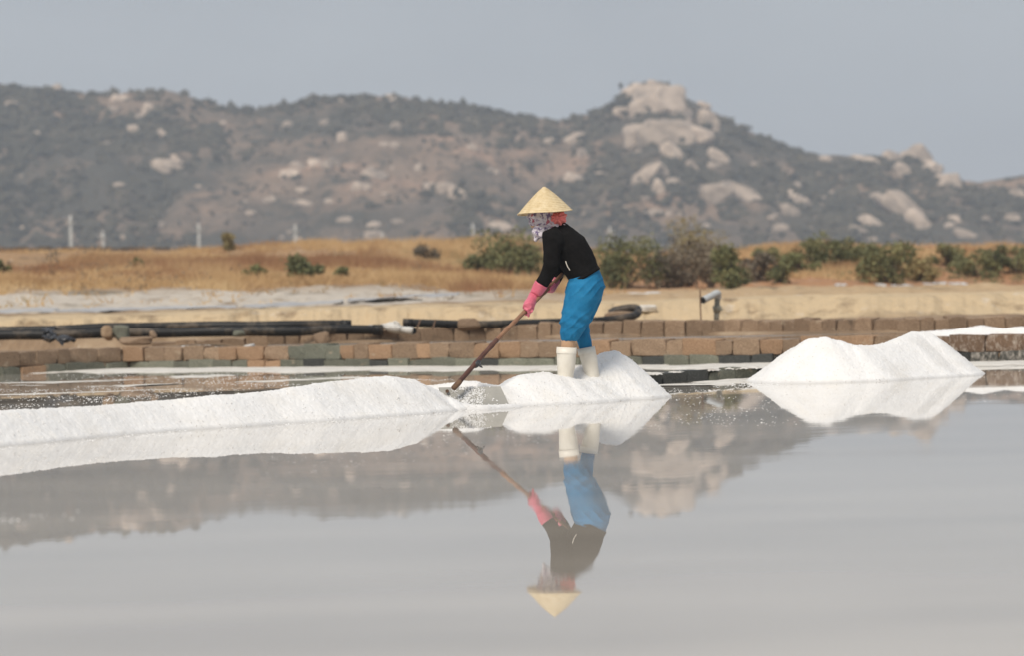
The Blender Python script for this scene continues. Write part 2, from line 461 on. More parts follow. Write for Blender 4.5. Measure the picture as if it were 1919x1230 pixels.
hu = np.concatenate([np.linspace(-1500, -80, 90), np.linspace(-70, 2000, 420), np.linspace(2010, 3150, 80)])
ht = np.concatenate([np.linspace(0, 1, 130), np.linspace(1.02, 1.8, 24)])
HU, HT = np.meshgrid(hu, ht, indexing='ij')
# the crest's pixel column is known at the crest's distance, so convert column to x there
HX = (HU - 960) / FPX * HD1
crest = np.interp(HU - 10, ru, rz)
front = HT <= 1
spur = 0.5 + 0.5 * fbm(HX * 0.012, HT * 0.0 + 3, 0, 3, 31)
shape = np.where(front, HT ** (0.85 + 0.5 * spur), np.clip(1 - (HT - 1) * 1.15, 0, 1))
gul = fbm(HX * 0.020 + HT * 0.5, HT * 1.6, 0, 5, 33, 0.55)
fine = fbm(HX * 0.11, HT * 24 * .55, 0, 4, 37, 0.6)
amp = np.clip(np.sin(np.clip(HT, 0, 1) * math.pi), 0, 1)
HY = HD0 + (HD1 - HD0) * HT + 26 * fbm(HX * 0.01, HT * 1.3, 0, 3, 39) * amp
HZ = crest * shape + amp * 15.0 * gul + fine * 1.6 * np.clip(HT * 4, 0, 1) * np.where(np.abs(HT - 1) < .03, .35, 1)
M['hill'] = material('hill_soil', [(0.14, 0.105, 0.08), (0.24, 0.165, 0.115), (0.36, 0.225, 0.15)], 0.03, 0.95, 0.9, 0.25, 'World', bdist=2.0, contrast=(0.35, 0.65))
overlay(M['hill'], (0.060, 0.052, 0.038), 0.020, 0.44, 0.60, (1, .8, 1.4), detail=13)
overlay(M['hill'], (0.052, 0.047, 0.034), 0.12, 0.52, 0.62, detail=7)
hv = np.stack([HX.ravel(), HY.ravel(), HZ.ravel()], 1)
hill_me = npmesh(hv, gridfaces(len(hu), len(ht)))
hill = tag(link('hills', hill_me, M['hill']), kind='structure')
bvh = BVHTree.FromPolygons([Vector(v) for v in hv.tolist()], gridfaces(len(hu), len(ht)).tolist())
def on_hill(px, py):
    h = bvh.ray_cast(CAM, ray(px, py).normalized())
    return h[0], h[1]

def rock_mesh(sub, seed, boxy=0.5, rough=0.25, flat=1.0):
    bm = bmesh.new(); bmesh.ops.create_icosphere(bm, subdivisions=sub, radius=1.0)
    P = np.array([v.co[:] for v in bm.verts])
    e = 2 + boxy * 6
    nrm = (np.abs(P) ** e).sum(1) ** (1 / e)
    P = P / nrm[:, None]
    rg = np.random.default_rng(seed)
    for _ in range(5):                       # sheared-off faces
        n = rg.normal(size=3); n /= np.linalg.norm(n); o = rg.uniform(0.72, 0.95)
        s = P @ n; P = P - np.outer(np.clip(s - o, 0, None), n)
    P = P * (1 + rough * fbm(P[:, 0] * 1.3 + seed, P[:, 1] * 1.3, P[:, 2] * 1.3, 4, seed))[:, None]
    for v, p in zip(bm.verts, P): v.co = p
    me = bpy.data.meshes.new('rock'); bm.to_mesh(me); bm.free()
    me.polygons.foreach_set('use_smooth', [True] * len(me.polygons))
    return me
M['granite'] = material('granite', [(0.28, 0.22, 0.175), (0.49, 0.385, 0.30), (0.62, 0.495, 0.39)], 1.6, 0.9, 0.6, 5, rand=0.25)
overlay(M['granite'], (0.17, 0.14, 0.12), 0.14, 0.54, 0.70, (1, 1, 0.35), detail=9)
M['granite_small'] = material('weathered_granite', [(0.24, 0.19, 0.15), (0.42, 0.33, 0.26), (0.54, 0.44, 0.35)], 1.6, 0.9, 0.6, 5, rand=0.3)
SMALL = [rock_mesh(2, 100 + k, boxy=random.uniform(0.1, 0.7), rough=0.3) for k in range(8)]
BIG = [rock_mesh(4, 200 + k, boxy=[.9, .5, .3, .7, .6, .4][k], rough=0.3) for k in range(6)]
for me in BIG: me.materials.append(M['granite'])
for me in SMALL: me.materials.append(M['granite_small'])
def boulder(px, py, w, h, big=None, tilt=0.0, rotz=None):
    p, n = on_hill(px, py)
    if p is None: return
    s = p.y / FPX / 2
    me = BIG[big] if big is not None else random.choice(SMALL)
    o = bpy.data.objects.new('boulder', me); COL.objects.link(o); o.parent = hill
    o.scale = (w * s * 1.06, (w + h) * 0.5 * s * 0.8, h * s * 1.06)
    o.rotation_euler = (random.uniform(-.1, .1), R(tilt), random.uniform(-.5, .5) if rotz is None else rotz)
    o.location = p + Vector((0, 0.25 * w * s, 0))
# the great outcrop of the peak and its neighbours (column, row, width, height in the photograph's scale)
for a in [(1232, 205, 92, 92, 0, 6), (1272, 218, 52, 46, 3, 25), (1245, 172, 80, 30, 4, 14), (1190, 176, 48, 44, 3, -8), (1170, 215, 40, 26, 1, 0),
          (1192, 262, 54, 66, 3, 20), (1250, 264, 118, 74, 2, 8), (1302, 262, 72, 46, 1, 12), (1262, 295, 56, 40, 4, 40), (1326, 236, 42, 50, 5, 20),
          (1345, 300, 44, 30, 1, 35), (1080, 264, 44, 34, 3, -10), (1095, 292, 24, 22, 5, 30), (1215, 335, 70, 40, 2, -38), (1235, 358, 24, 40, 5, 15),
          (1296, 318, 26, 30, 5, 20), (1296, 383, 22, 22, 1, 0), (1380, 368, 90, 46, 2, 18), (1345, 370, 60, 46, 1, 0), (1418, 315, 28, 18, 4, 25),
          (1640, 288, 40, 30, 4, 15), (1618, 305, 60, 26, 2, 12), (1672, 300, 44, 28, 2, 35), (1720, 300, 58, 50, 2, 45), (1745, 322, 34, 40, 0, 30),
          (1690, 325, 36, 30, 1, 40), (1702, 400, 118, 44, 2, 42), (1725, 425, 64, 40, 1, 40), (1778, 348, 44, 42, 0, 0), (1640, 425, 70, 26, 2, 35), (1610, 437, 54, 22, 2, 20),
          (1486, 375, 30, 30, 0, 30), (1480, 400, 34, 34, 5, 0), (1505, 385, 30, 36, 3, 20), (1490, 355, 26, 26, 1, 0), (1790, 415, 20, 22, 0, 0), (1910, 375, 34, 44, 2, -60), (1812, 443, 46, 20, 1, 20),
          (318, 318, 64, 34, 1, 6), (330, 300, 18, 20, 5, 0), (222, 187, 34, 20, 2, 0), (212, 210, 24, 18, 1, 0), (280, 212, 26, 30, 5, 20), (252, 244, 24, 18, 1, 0), (541, 330, 40, 26, 2, -12),
          (590, 310, 22, 24, 0, 0), (610, 313, 22, 28, 3, 0), (628, 308, 20, 26, 5, 0), (700, 332, 50, 26, 2, 8), (836, 356, 34, 26, 1, 0), (858, 366, 30, 32, 5, 0), (806, 352, 22, 20, 0, 0),
          (784, 322, 16, 34, 3, 10), (882, 280, 26, 20, 3, -15), (936, 428, 52, 24, 2, 6), (702, 447, 36, 26, 1, 0), (740, 275, 18, 16, 1, 0), (1075, 336, 40, 22, 2, 15), (1130, 320, 18, 22, 0, 20), (1128, 330, 26, 16, 1, 0),
          (565, 360, 26, 16, 1, 0), (565, 383, 40, 18, 4, 0), (470, 402, 20, 14, 1, 0), (305, 255, 16, 24, 5, 0), (22, 200, 24, 20, 1, 0), (104, 168, 22, 24, 3, 0), (640, 260, 20, 30, 3, 15), (1378, 205, 24, 14, 1, 0),
          (1300, 190, 34, 18, 4, 30), (1320, 200, 26, 16, 1, 20)]:
    boulder(*a)
def rock_place():
    while True:
        px = random.uniform(-10, 1930); py = random.uniform(165, 455)
        dens = 0.35 + 0.65 * (px > 1050) + 0.3 * (500 < px < 1000)
        if random.random() < dens: return px, py
for k in range(205):
    px, py = rock_place()
    s = random.choice([7, 8, 9, 10, 12, 14, 18, 22])
    boulder(px, py, s * random.uniform(.9, 1.5), s * random.uniform(.7, 1.1))

# scrub on the slopes: nobody could count it
M['scrub'] = material('scrub_leaves', [(0.040, 0.036, 0.025), (0.064, 0.056, 0.038), (0.11, 0.088, 0.057)], 0.05, 0.9, coord='World', contrast=(0.3, 0.7))
bm = bmesh.new(); bmesh.ops.create_icosphere(bm, subdivisions=1, radius=1.0)
bm.verts.ensure_lookup_table()
IV = np.array([v.co[:] for v in bm.verts]); IF = np.array([[v.index for v in f.verts] for f in bm.faces]); bm.free()
def clumps(C, S, jit=0.35):
    n = len(C)
    V = IV[None] * (1 + jit * rng.normal(size=(n, len(IV), 1))) * S[:, None, :] + C[:, None, :]
    F = IF[None] + (np.arange(n) * len(IV))[:, None, None]
    return V.reshape(-1, 3), F.reshape(-1, 3)
gi = rng.integers(0, len(hu), 60000); gj = rng.integers(0, 131, 60000)
pos = hv.reshape(len(hu), len(ht), 3)[gi, gj]
pn = fbm(pos[:, 0] * .018, pos[:, 2] * .03, pos[:, 1] * .012, 5, 51, .6) + 0.25 * vnoise(pos[:, 0] * .15, pos[:, 2] * .2, 0, 52)
keep = (pn > -0.12 + 0.42 * rng.random(60000)) & (hu[gi] > -500) & (hu[gi] < 2400)
pos = pos[keep][:17000] + rng.normal(size=(min(keep.sum(), 17000), 3)) * (1.5, 1.5, 0)
sz = rng.uniform(0.5, 1.6, (len(pos), 1)) ** 1.3 * np.where(gj[keep][:17000] > 126, 0.75, 1.0)[:, None] * rng.uniform(.8, 1.3, (len(pos), 3)) * (1.15, 1, .8)
ci = rng.integers(0, len(hu), 900); cpz = hv.reshape(len(hu), len(ht), 3)[ci, rng.integers(125, 131, 900)]
cok = (vnoise(cpz[:, 0] * .06, 0, 0, 58) + .5 * vnoise(cpz[:, 0] * .3, 0, 0, 59) > .12)
pos = np.concatenate([pos, cpz[cok]]); sz = np.concatenate([sz, rng.uniform(.7, 2.0, (cok.sum(), 1)) * rng.uniform(.8, 1.25, (cok.sum(), 3))])
tp_ = np.array([list(D(1220 + 17 * rng.normal(), 161 + 2.5 * rng.normal(), 996 + 3 * rng.random())) for _ in range(46)])
pos = np.concatenate([pos, tp_]); sz = np.concatenate([sz, rng.uniform(.5, 1.3, (46, 3))])
qi = rng.integers(0, len(hu), 26000); q_ = hv.reshape(len(hu), len(ht), 3)[qi, rng.integers(0, 128, 26000)]
q_ = q_[(hu[qi] > -400) & (hu[qi] < 2300)][:4000] + 0
q_ = q_ + rng.normal(size=q_.shape) * (1.5, 1.5, 0)
pos = np.concatenate([pos, q_]); sz = np.concatenate([sz, rng.uniform(.25, .75, (len(q_), 1)) * rng.uniform(.8, 1.3, (len(q_), 3))])
sv, sf = clumps(pos, sz)
tag(link('hillside_scrub', npmesh(sv, sf, False), M['scrub']), 'dark dry scrub covering the hazy rocky hillside', 'scrub', kind='stuff')

# ------------------------------------------------------------------ block walls
def block_mesh(seed):
    """a hewn block: bevelled edges, broken corners, uneven faces"""
    bm = bmesh.new(); bmesh.ops.create_cube(bm, size=2.0)
    bmesh.ops.bevel(bm, geom=list(bm.edges), offset=0.06, segments=1, affect='EDGES')
    bmesh.ops.subdivide_edges(bm, edges=list(bm.edges), cuts=1, use_grid_fill=True)
    P = np.array([v.co[:] for v in bm.verts])
    d = np.stack([fbm(P[:, 0] * 1.1 + seed, P[:, 1] * 1.1, P[:, 2] * 1.1, 3, seed * 3 + k) for k in range(3)], 1)
    rg = np.random.default_rng(seed)
    P = P + d * (0.05, 0.07, 0.07) + rg.normal(size=P.shape) * .010
    for _ in range(2):
        n = np.array([rg.choice([-1, 1]) * rg.uniform(.5, 1), rg.uniform(-1, 0), rg.choice([-1, 1]) * rg.uniform(.5, 1)]); n /= np.linalg.norm(n)
        t = P @ n; P = P - np.outer(np.clip(t - 1.46, 0, None), n)
    for v, p in zip(bm.verts, P): v.co = p
    me = bpy.data.meshes.new('block'); bm.to_mesh(me); bm.free()
    return me
BLOCK = {k: [block_mesh(i * 10 + n) for i in range(7)] for n, k in enumerate(('brown', 'orange', 'mossy', 'wetdark', 'salted', 'salteddark'))}
for k, l in BLOCK.items():
    for me in l: me.materials.append(M[k])
def resample(pts, step=0.02):
    out = []
    for a, b in zip(pts[:-1], pts[1:]):
        n = max(1, int((b - a).length / step))
        out += [a.lerp(b, i / n) for i in range(n)]
    return out + [pts[-1]]
def lay_course(parent, pts, z0, z1, pick, lens, thick=0.24, back=0.0, wob=0.012, tilt=0.02, skip=None, gap=(0.006, 0.022)):
    path = resample([Vector((p.x, p.y, 0)) for p in pts], 0.01)
    w = wloc(parent)
    i = 0
    while i < len(path) - 8:
        ln = random.uniform(*lens)
        j = min(len(path) - 1, i + int(ln / 0.01))
        a, b = path[i], path[j]
        d = (b - a).normalized(); n = Vector((-d.y, d.x, 0))
        c = (a + b) / 2 + n * (thick / 2 + back + random.uniform(-wob, wob))
        u = 960 + c.x / c.y * FPX
        i = j + max(1, int(random.uniform(*gap) / 0.01 + 0.5))
        if u < -160 or u > 2080: continue
        if skip and skip(u): continue
        zz0, zz1 = (z0(u), z1(u)) if callable(z0) else (z0, z1)
        zz1 += random.uniform(-wob, wob)
        kind = pick(u)
        o = bpy.data.objects.new('brick', random.choice(BLOCK[kind])); COL.objects.link(o); o.parent = parent
        o.location = Vector((c.x, c.y, (zz0 + zz1) / 2)) - w
        o.scale = ((b - a).length / 2 * 1.035, thick / 2, (zz1 - zz0) / 2 * 1.04)
        o.rotation_euler = (random.uniform(-tilt, tilt), random.uniform(-tilt, tilt), math.atan2(d.y, d.x) + random.uniform(-tilt, tilt))
wall = thing('block_wall', 'low two-course wall of laterite blocks along the far edge of the pond', 'wall', (0, 34, 0))
def mud_fill(parent, pts, z0, z1, back, thick):
    V, F = [], []
    pp = [p for p in pts if -8 < p.x < 9]
    for i, p in enumerate(pp):
        d = (pp[min(i + 1, len(pp) - 1)] - pp[max(i - 1, 0)]); d.z = 0; d.normalize(); n = Vector((-d.y, d.x, 0))
        for o_, z in ((back, z0), (back, z1), (back + thick, z1), (back + thick, z0)):
            q = p + n * o_; V.append((q.x, q.y, z))
        if i: F += [((i - 1) * 4 + k, i * 4 + k, i * 4 + (k + 1) % 4, (i - 1) * 4 + (k + 1) % 4) for k in range(3)]
    return obj('mud_joint', V, F, M['ground'], parent)
def pick_low(u):
    r = random.random()
    if u > 1800: return 'salteddark'
    if u < 40 or (u > 110 and u < 235): return 'mossy'
    if 40 <= u <= 90 or 484 < u < 530: return 'orange'
    if u > 1380: return 'wetdark'
    return 'mossy' if r < .8 else 'wetdark'
def pick_up(u):
    r = random.random()
    if u > 1755: return 'salted'
    if 542 < u < 652 or 208 < u < 232: return 'mossy'
    if u < 232: return 'brown'
    if 280 < u < 400 and r < .22: return 'salted'
    return 'orange' if r < .55 else 'brown'
lay_course(wall, wall_pts, -0.10, 0.096, pick_low, (0.26, 0.44), wob=0.014, tilt=0.03, gap=(0.0, 0.016))
lay_course(wall, wall_pts, 0.100, 0.276, pick_up, (0.20, 0.46), back=0.03, wob=0.016, tilt=0.03, gap=(0.0, 0.016))
mud_fill(wall, wall_pts, -.1, .085, .05, .13); mud_fill(wall, wall_pts, .086, .255, .085, .11)
rear = thing('rear_block_row', 'single row of brown blocks edging the upper pond below the hoses', 'wall', (0, 39, 0.2))
lay_course(rear, rear_pts, lambda u: 0.12, lambda u: float(np.interp(u, [300, 500, 760, 1000, 1919], [.30, .36, .40, .44, .42])),
           lambda u: 'mossy' if (455 < u < 480) else 'brown', (0.18, 0.36), wob=0.02, tilt=0.05, skip=lambda u: u < 290)
DIV = [(1175, 726), (1215, 722), (1300, 716), (1380, 711), (1470, 705), (1560, 700), (1640, 696)]
div_pts = [G(px, py, 0) for px, py in DIV]
div = thing('divider_block_row', 'dark wet blocks in a low row between the two salt heaps', 'wall', (1.5, 26, 0))
lay_course(div, div_pts, -0.09, 0.088, lambda u: 'wetdark' if u < 1290 or u > 1385 else 'mossy', (0.24, 0.42), thick=0.2)

# ------------------------------------------------------------------ salt
K = 0.66
OV = np.array([(1, 0, 0), (-1, 0, 0), (0, 1, 0), (0, -1, 0), (0, 0, 1), (0, 0, -1)], float)
OF = np.array([(0, 2, 4), (2, 1, 4), (1, 3, 4), (3, 0, 4), (2, 0, 5), (1, 2, 5), (3, 1, 5), (0, 3, 5)])
def ridge_points(cols, k=K, rr=0.07, ny=0.75):
    """crest points whose front foot stands on the water line and whose top reaches the skyline"""
    out = []
    for px, base, top in cols:
        B = G(px, base, 0)
        h = 0.15; y = B.y
        for _ in range(12):
            wf = math.sqrt(max((h / k + rr) ** 2 - rr * rr, 0))
            y = B.y + wf / ny
            h = 0.6 * h + 0.4 * max(D(px, top, y).z, 0.004)
        P = D(px, top, y)
        out.append((P.x, y, h))
    return out
def heap(name, polys, label, group, cell=0.009, k=K, rr=0.07, margin=0.55, seed=0, lump=0.0075, grain=0.0032, mat='salt', zmin=-0.04, cat='salt heap', kind=None, grains=3600):
    ks = [pl[0] if isinstance(pl, tuple) else k for pl in polys]
    polys = [pl[1] if isinstance(pl, tuple) else pl for pl in polys]
    allp = [p for pl in polys for p in pl]
    a = np.array(allp[0][:2]); b = np.array(polys[0][-1][:2])
    ax = (b - a) / np.linalg.norm(b - a); nx = np.array([-ax[1], ax[0]])
    S = [(np.array(p[:2]) - a) @ ax for p in allp]; T = [(np.array(p[:2]) - a) @ nx for p in allp]
    s = np.arange(min(S) - margin, max(S) + margin, cell); t = np.arange(min(T) - margin, max(T) + margin, cell)
    SS, TT = np.meshgrid(s, t, indexing='ij')
    X = a[0] + SS * ax[0] + TT * nx[0]; Y = a[1] + SS * ax[1] + TT * nx[1]
    kn = 1 + 0.12 * vnoise(X * 1.7, Y * 1.7, 0, seed + 1)
    Z = np.full(X.shape, -9.0)
    for k_, pl in zip(ks, polys):
        kk = k_ * kn
        zb = np.full(X.shape, -9.0)
        for p, q in zip(pl[:-1], pl[1:]):
            d = np.array(q[:2]) - np.array(p[:2]); L2 = d @ d
            tt = np.clip(((X - p[0]) * d[0] + (Y - p[1]) * d[1]) / L2, 0, 1)
            dist = np.hypot(X - p[0] - tt * d[0], Y - p[1] - tt * d[1])
            z = p[2] + (q[2] - p[2]) * tt - kk * (np.sqrt(dist ** 2 + rr * rr) - rr)
            zb = np.maximum(zb, z)
        m_ = 0.05
        Z = np.where(np.abs(Z - zb) < m_, np.maximum(Z, zb) + (m_ - np.abs(Z - zb)) ** 2 / (4 * m_), np.maximum(Z, zb))
    skirt = np.clip((0.10 - Z) / 0.10, 0, 1)                      # the foot runs out a little into the water
    Z = np.where(Z > -0.10, Z + 0.014 * skirt ** 2, Z)
    Z0 = Z
    Z = Z + lump * fbm(X * 6, Y * 6, Z0 * 14, 3, seed + 2) + lump * .45 * fbm(X * 24, Y * 24, Z0 * 55, 2, seed + 3) + grain * (rng.random(X.shape) - .5) * 2 * np.clip(Z * 20 + .4, .15, 1)
    Z = np.maximum(Z, zmin)
    F = gridfaces(len(s), len(t)); zf = Z.ravel()
    F = F[(zf[F].max(1) > zmin + 0.004)]
    used = np.unique(F); mp = np.full(zf.size, -1); mp[used] = np.arange(len(used))
    V = np.stack([X.ravel(), Y.ravel(), zf], 1)[used]
    o = link(name, npmesh(V, mp[F], True), M[mat])
    if grains:                                                    # coarse crystals lying proud on the heap
        up = np.flatnonzero(V[:, 2] > (0.004 if zmin < 0 else zmin + .03))
        c = V[rng.choice(up, grains)] + rng.normal(size=(grains, 3)) * (.004, .004, .0015)
        sz = rng.uniform(.002, .0052, (grains, 1, 1)) * rng.uniform(.7, 1.3, (grains, 1, 3))
        gv_ = OV[None] * sz * (1 + .25 * rng.normal(size=(grains, 6, 1))) + c[:, None, :]
        gf_ = OF[None] + (np.arange(grains) * 6)[:, None, None]
        g_ = link('salt_grains', npmesh(gv_.reshape(-1, 3), gf_.reshape(-1, 3), False), M[mat], o)
        g_['kind'] = 'stuff'
    return tag(o, label, cat, group, kind)
left_cols = [(-330, 868, 800), (-160, 853, 784), (0, 838, 771), (100, 828, 765), (200, 819, 760), (300, 811, 752), (400, 805, 743), (480, 799, 736), (560, 794, 726), (620, 789, 717),
             (680, 785, 709), (725, 782, 706), (770, 778, 712), (806, 774, 728), (838, 772, 746), (868, 770, 758), (892, 769, 765)]
heap('salt_ridge', [(0.88, ridge_points(left_cols, k=0.88, ny=0.62))], 'long low white salt ridge raked up from the left edge', 'salt raked up in the pond', seed=3, lump=0.008)
def crest_at(px, top, depth): P = D(px, top, depth); return (P.x, depth, P.z)
pile = [[crest_at(925, 735, 21.05), crest_at(979, 703, 21.25), crest_at(1020, 698, 21.36), crest_at(1060, 708, 21.40), crest_at(1095, 716, 21.5)],
        (1.1, [crest_at(1085, 690, 21.75), crest_at(1118, 673, 21.95), crest_at(1133, 661, 22.0), crest_at(1150, 658, 22.05), crest_at(1164, 666, 22.05), crest_at(1178, 678, 22.05)]),
        (0.85, [crest_at(1088, 716, 21.5), crest_at(1122, 702, 21.74), crest_at(1150, 686, 21.88), crest_at(1172, 700, 21.9)]),
        [crest_at(850, 763, 20.45), crest_at(900, 763, 20.42), crest_at(960, 761, 20.62)],
        [crest_at(800, 724, 20.98), crest_at(842, 720, 21.0), crest_at(868, 715, 21.02), crest_at(886, 715.5, 21.03), crest_at(908, 721, 21.05), crest_at(935, 725, 21.05)]]
heap('salt_heap', pile, 'twin-peaked white salt heap under the worker\'s boots', 'salt raked up in the pond', seed=21, cell=0.008, margin=0.75)
rcols = [(1428, 714, 702), (1460, 716, 676), (1490, 718, 653), (1520, 719, 635), (1545, 719, 632), (1570, 718, 638), (1600, 717, 648), (1630, 715, 649), (1660, 713, 643), (1690, 711, 631),
         (1712, 709, 622), (1735, 708, 623), (1755, 706, 638), (1766, 704, 654)]
heap('salt_heap', [(0.84, ridge_points(rcols, k=0.84, ny=0.9))], 'saddle-shaped white salt heap standing alone on the right', 'salt raked up in the pond', seed=41, lump=0.009, cell=0.0095, margin=1.0)
# salt lying on the wall top at the right and a little on the left
sp = [crest_at(px, py, 31.4 - (px - 1740) * 0.002) for px, py in [(1660, 638), (1730, 622), (1790, 618), (1840, 610), (1880, 616), (1919, 612), (1990, 612), (2080, 612)]]
heap('salt_mound', [sp], 'spilt cream salt mound lying on the wall top at far right', None, seed=61, cell=0.014, k=0.5, zmin=0.22, rr=0.1, margin=0.5)
sp = [crest_at(px, py, 37.6) for px, py in [(300, 656), (345, 650), (385, 648), (410, 652), (445, 653)]]
heap('salt_mound', [sp], 'thin salt drift behind the streaked blocks on the left', None, seed=63, cell=0.016, k=0.4, zmin=0.2, rr=0.1, margin=0.4)

# ragged crust sheets: thin white salt on the water's edge
def crust(name, pts, width, label, thr=0.0, seed=0, z=0.006, step=0.02, stretch=(3, 9), mat='crust', z0=0.0):
    path = [Vector((p.x, p.y, 0)) for p in pts]
    path = resample(path, step)
    n = len(path); m_ = max(6, int(width / (step * 0.6)))
    P = np.array([[p.x, p.y] for p in path])
    tg = np.gradient(P, axis=0); tg /= np.linalg.norm(tg, axis=1)[:, None]
    nr = np.stack([tg[:, 1], -tg[:, 0]], 1)
    tt = np.linspace(0, 1, m_)
    X = P[:, None, 0] + nr[:, None, 0] * tt[None] * width; Y = P[:, None, 1] + nr[:, None, 1] * tt[None] * width
    f = fbm(X * stretch[0], Y * stretch[1], 0, 4, seed) - (np.abs(tt - .45) * 2)[None] ** 2 * .8 + 0.32 - thr
    Z = z * np.clip(f * 4, -2, 1.2)
    F = gridfaces(n, m_); zf = Z.ravel(); F = F[zf[F].max(1) > -0.002]
    if not len(F): return
    used = np.unique(F); mp = np.full(zf.size, -1); mp[used] = np.arange(len(used))
    V = np.stack([X.ravel(), Y.ravel(), zf + z0], 1)[used]
    return tag(link(name, npmesh(V, mp[F], True), M[mat]), label, 'salt crust', 'salt crust at the water line', 'stuff')
def off(pts, d):
    return [Vector((p.x, p.y - d, 0)) for p in pts]
crust('salt_crust', [p for p in wall_pts if -5.2 < p.x < 9], 1.9, 'white salt crust along the foot of the block wall', thr=-0.22, seed=71, z=0.012, step=0.05, stretch=(1.6, 1.2))
crust('salt_crust', off(div_pts, -0.02), 0.95, 'thin white salt crust in front of the dark divider blocks', thr=0.0, seed=72, stretch=(2, 5))
crust('salt_crust', [G(1760, 690, 0), G(1850, 688, 0), G(1990, 684, 0), G(2100, 682, 0)], 1.3, 'streaky salt crust on the water at far right', thr=0.2, seed=73, stretch=(1.4, 7))
crust('salt_crust', [Vector((p.x, p.y + .26, 0)) for p in div_pts[:-1]], 0.22, 'lumpy salt crust on top of the divider blocks', thr=-.1, seed=74, z0=.094, z=.012, stretch=(3, 3))

crust('salt_crust', [G(-60, 712, 0), G(180, 702, 0), G(420, 700, 0), G(760, 700, 0)], 11.0, 'streaky white salt rafts on the water behind the long ridge', thr=0.62, seed=75, z=0.008, step=0.035, stretch=(1.1, 1.6))
# loose crystals on the water
cp, cs = [], []
def scatter(n, x0, x1, ytop, ybot, smin, smax, thr=-0.1, seed=0, f=(0.03, 0.12)):
    k = 0
    while k < n:
        px = rng.uniform(x0, x1, 400); t = rng.random(400)
        py = ytop(px) + (ybot(px) - ytop(px)) * t
        q = vnoise(px * f[0], py * f[1], 0, seed) > thr + rng.normal(size=400) * .3
        for a, b in zip(px[q], py[q]):
            p = G(a, b, 0); s = rng.uniform(smin, smax) ** 1.0
            cp.append((p.x, p.y, 0.0)); cs.append((s * rng.uniform(1, 2.2), s * rng.uniform(.8, 1.6), s * .55)); k += 1
I = lambda *p: (lambda v: np.interp(v, [q[0] for q in p], [q[1] for q in p]))
scatter(1700, -40, 860, I((0, 706), (240, 700), (860, 702)), I((0, 768), (300, 748), (560, 722), (700, 704), (860, 722)), .0018, .0052, 0.12, 1, (.010, .22))
scatter(500, -40, 420, I((0, 712), (250, 702), (420, 702)), I((0, 768), (420, 738)), .002, .0055, 0.3, 2, (.006, .35))
scatter(240, 1225, 1560, I((1225, 735), (1420, 715), (1560, 730)), I((1225, 800), (1560, 800)), .0014, .0040, 0.0, 3)
scatter(160, 1180, 1460, I((1180, 730), (1420, 715)), I((1180, 750), (1420, 728)), .002, .0055, 0.2, 4, (.01, .3))
scatter(170, 820, 1240, I((820, 800), (960, 772), (1240, 748)), I((820, 850), (1240, 810)), .0012, .0028, 0.1, 5)
scatter(120, 1500, 1919, I((1500, 725), (1919, 690)), I((1500, 780), (1919, 750)), .0015, .0042, 0.25, 6, (.01, .3))
scatter(110, 480, 900, I((480, 830), (900, 800)), I((480, 900), (900, 850)), .001, .0024, 0.1, 7)
scatter(420, -20, 900, I((0, 836), (220, 817), (480, 798), (700, 783), (900, 768)), I((0, 845), (220, 824), (480, 804), (700, 789), (900, 773)), .0015, .0045, -0.1, 9)
scatter(160, 960, 1240, I((960, 765), (1240, 742)), I((960, 771), (1240, 747)), .0015, .004, -0.1, 10)
scatter(46, -20, 150, I((0, 960), (150, 958)), I((0, 990), (150, 972)), .0010, .0032, 0.1, 8, (.01, .3))
cp = np.array(cp); cs = np.array(cs)
V = OV[None] * cs[:, None, :] * (1 + .25 * rng.normal(size=(len(cp), 6, 1))) + cp[:, None, :]
F = OF[None] + (np.arange(len(cp)) * 6)[:, None, None]
tag(link('salt_crystals', npmesh(V.reshape(-1, 3), F.reshape(-1, 3), False), M['crystal']), 'loose white salt crystals floating and lying on the brine', 'salt', kind='stuff')

# ------------------------------------------------------------------ hoses, stones and pump pipe on the terrace
M['hose'] = material('black_hose', [(0.009, 0.0085, 0.0085), (0.02, 0.019, 0.018)], 6, 0.5, 0.2, 12, spec=0.3)
overlay(M['hose'], (0.26, 0.20, 0.14), 2.4, 0.50, 0.80, detail=9)
M['pvc'] = material('grey_pvc', [(0.42, 0.44, 0.44), (0.56, 0.58, 0.58)], 8, 0.45, spec=0.4)
M['pvcdirty'] = material('dirty_pvc', [(0.20, 0.19, 0.15), (0.36, 0.35, 0.29)], 8, 0.7)
M['white'] = material('weathered_white', [(0.52, 0.50, 0.46), (0.74, 0.72, 0.68)], 14, 0.5)
M['wood'] = material('old_wood', [(0.10, 0.06, 0.04), (0.22, 0.13, 0.08)], 20, 0.8, 0.4, 60)
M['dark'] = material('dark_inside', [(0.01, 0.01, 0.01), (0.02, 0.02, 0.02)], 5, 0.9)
def gz(x, y): return float(ground_z([x], [y])[0])
def hose(name, pts, r, label):
    path = smooth_path(pts, 10)
    path = [p + Vector((0, .02 * math.sin(p.x * 2.3 + r * 300), .009 * math.sin(p.x * 1.7 + r * 90) + .004 * math.sin(p.x * 4.1))) for i, p in enumerate(path)]
    t = thing(name, label, 'hose', path[0], None)
    obj('hose_body', *tube(path, [r * (1 + .035 * math.sin(p_.x * 3.1) + .02 * math.sin(p_.x * 7.7 + 1)) for p_ in path], 12, cap=False), M['hose'], t, True)
    e = path[-1]; d = (path[-1] - path[-2]).normalized()
    obj('end_collar', *tube([e - d * 0.12, e + d * 0.02], r * 1.12, 12), M['hose'], t, True)
    return t
def hp(px, py, depth): return D(px, py, depth)
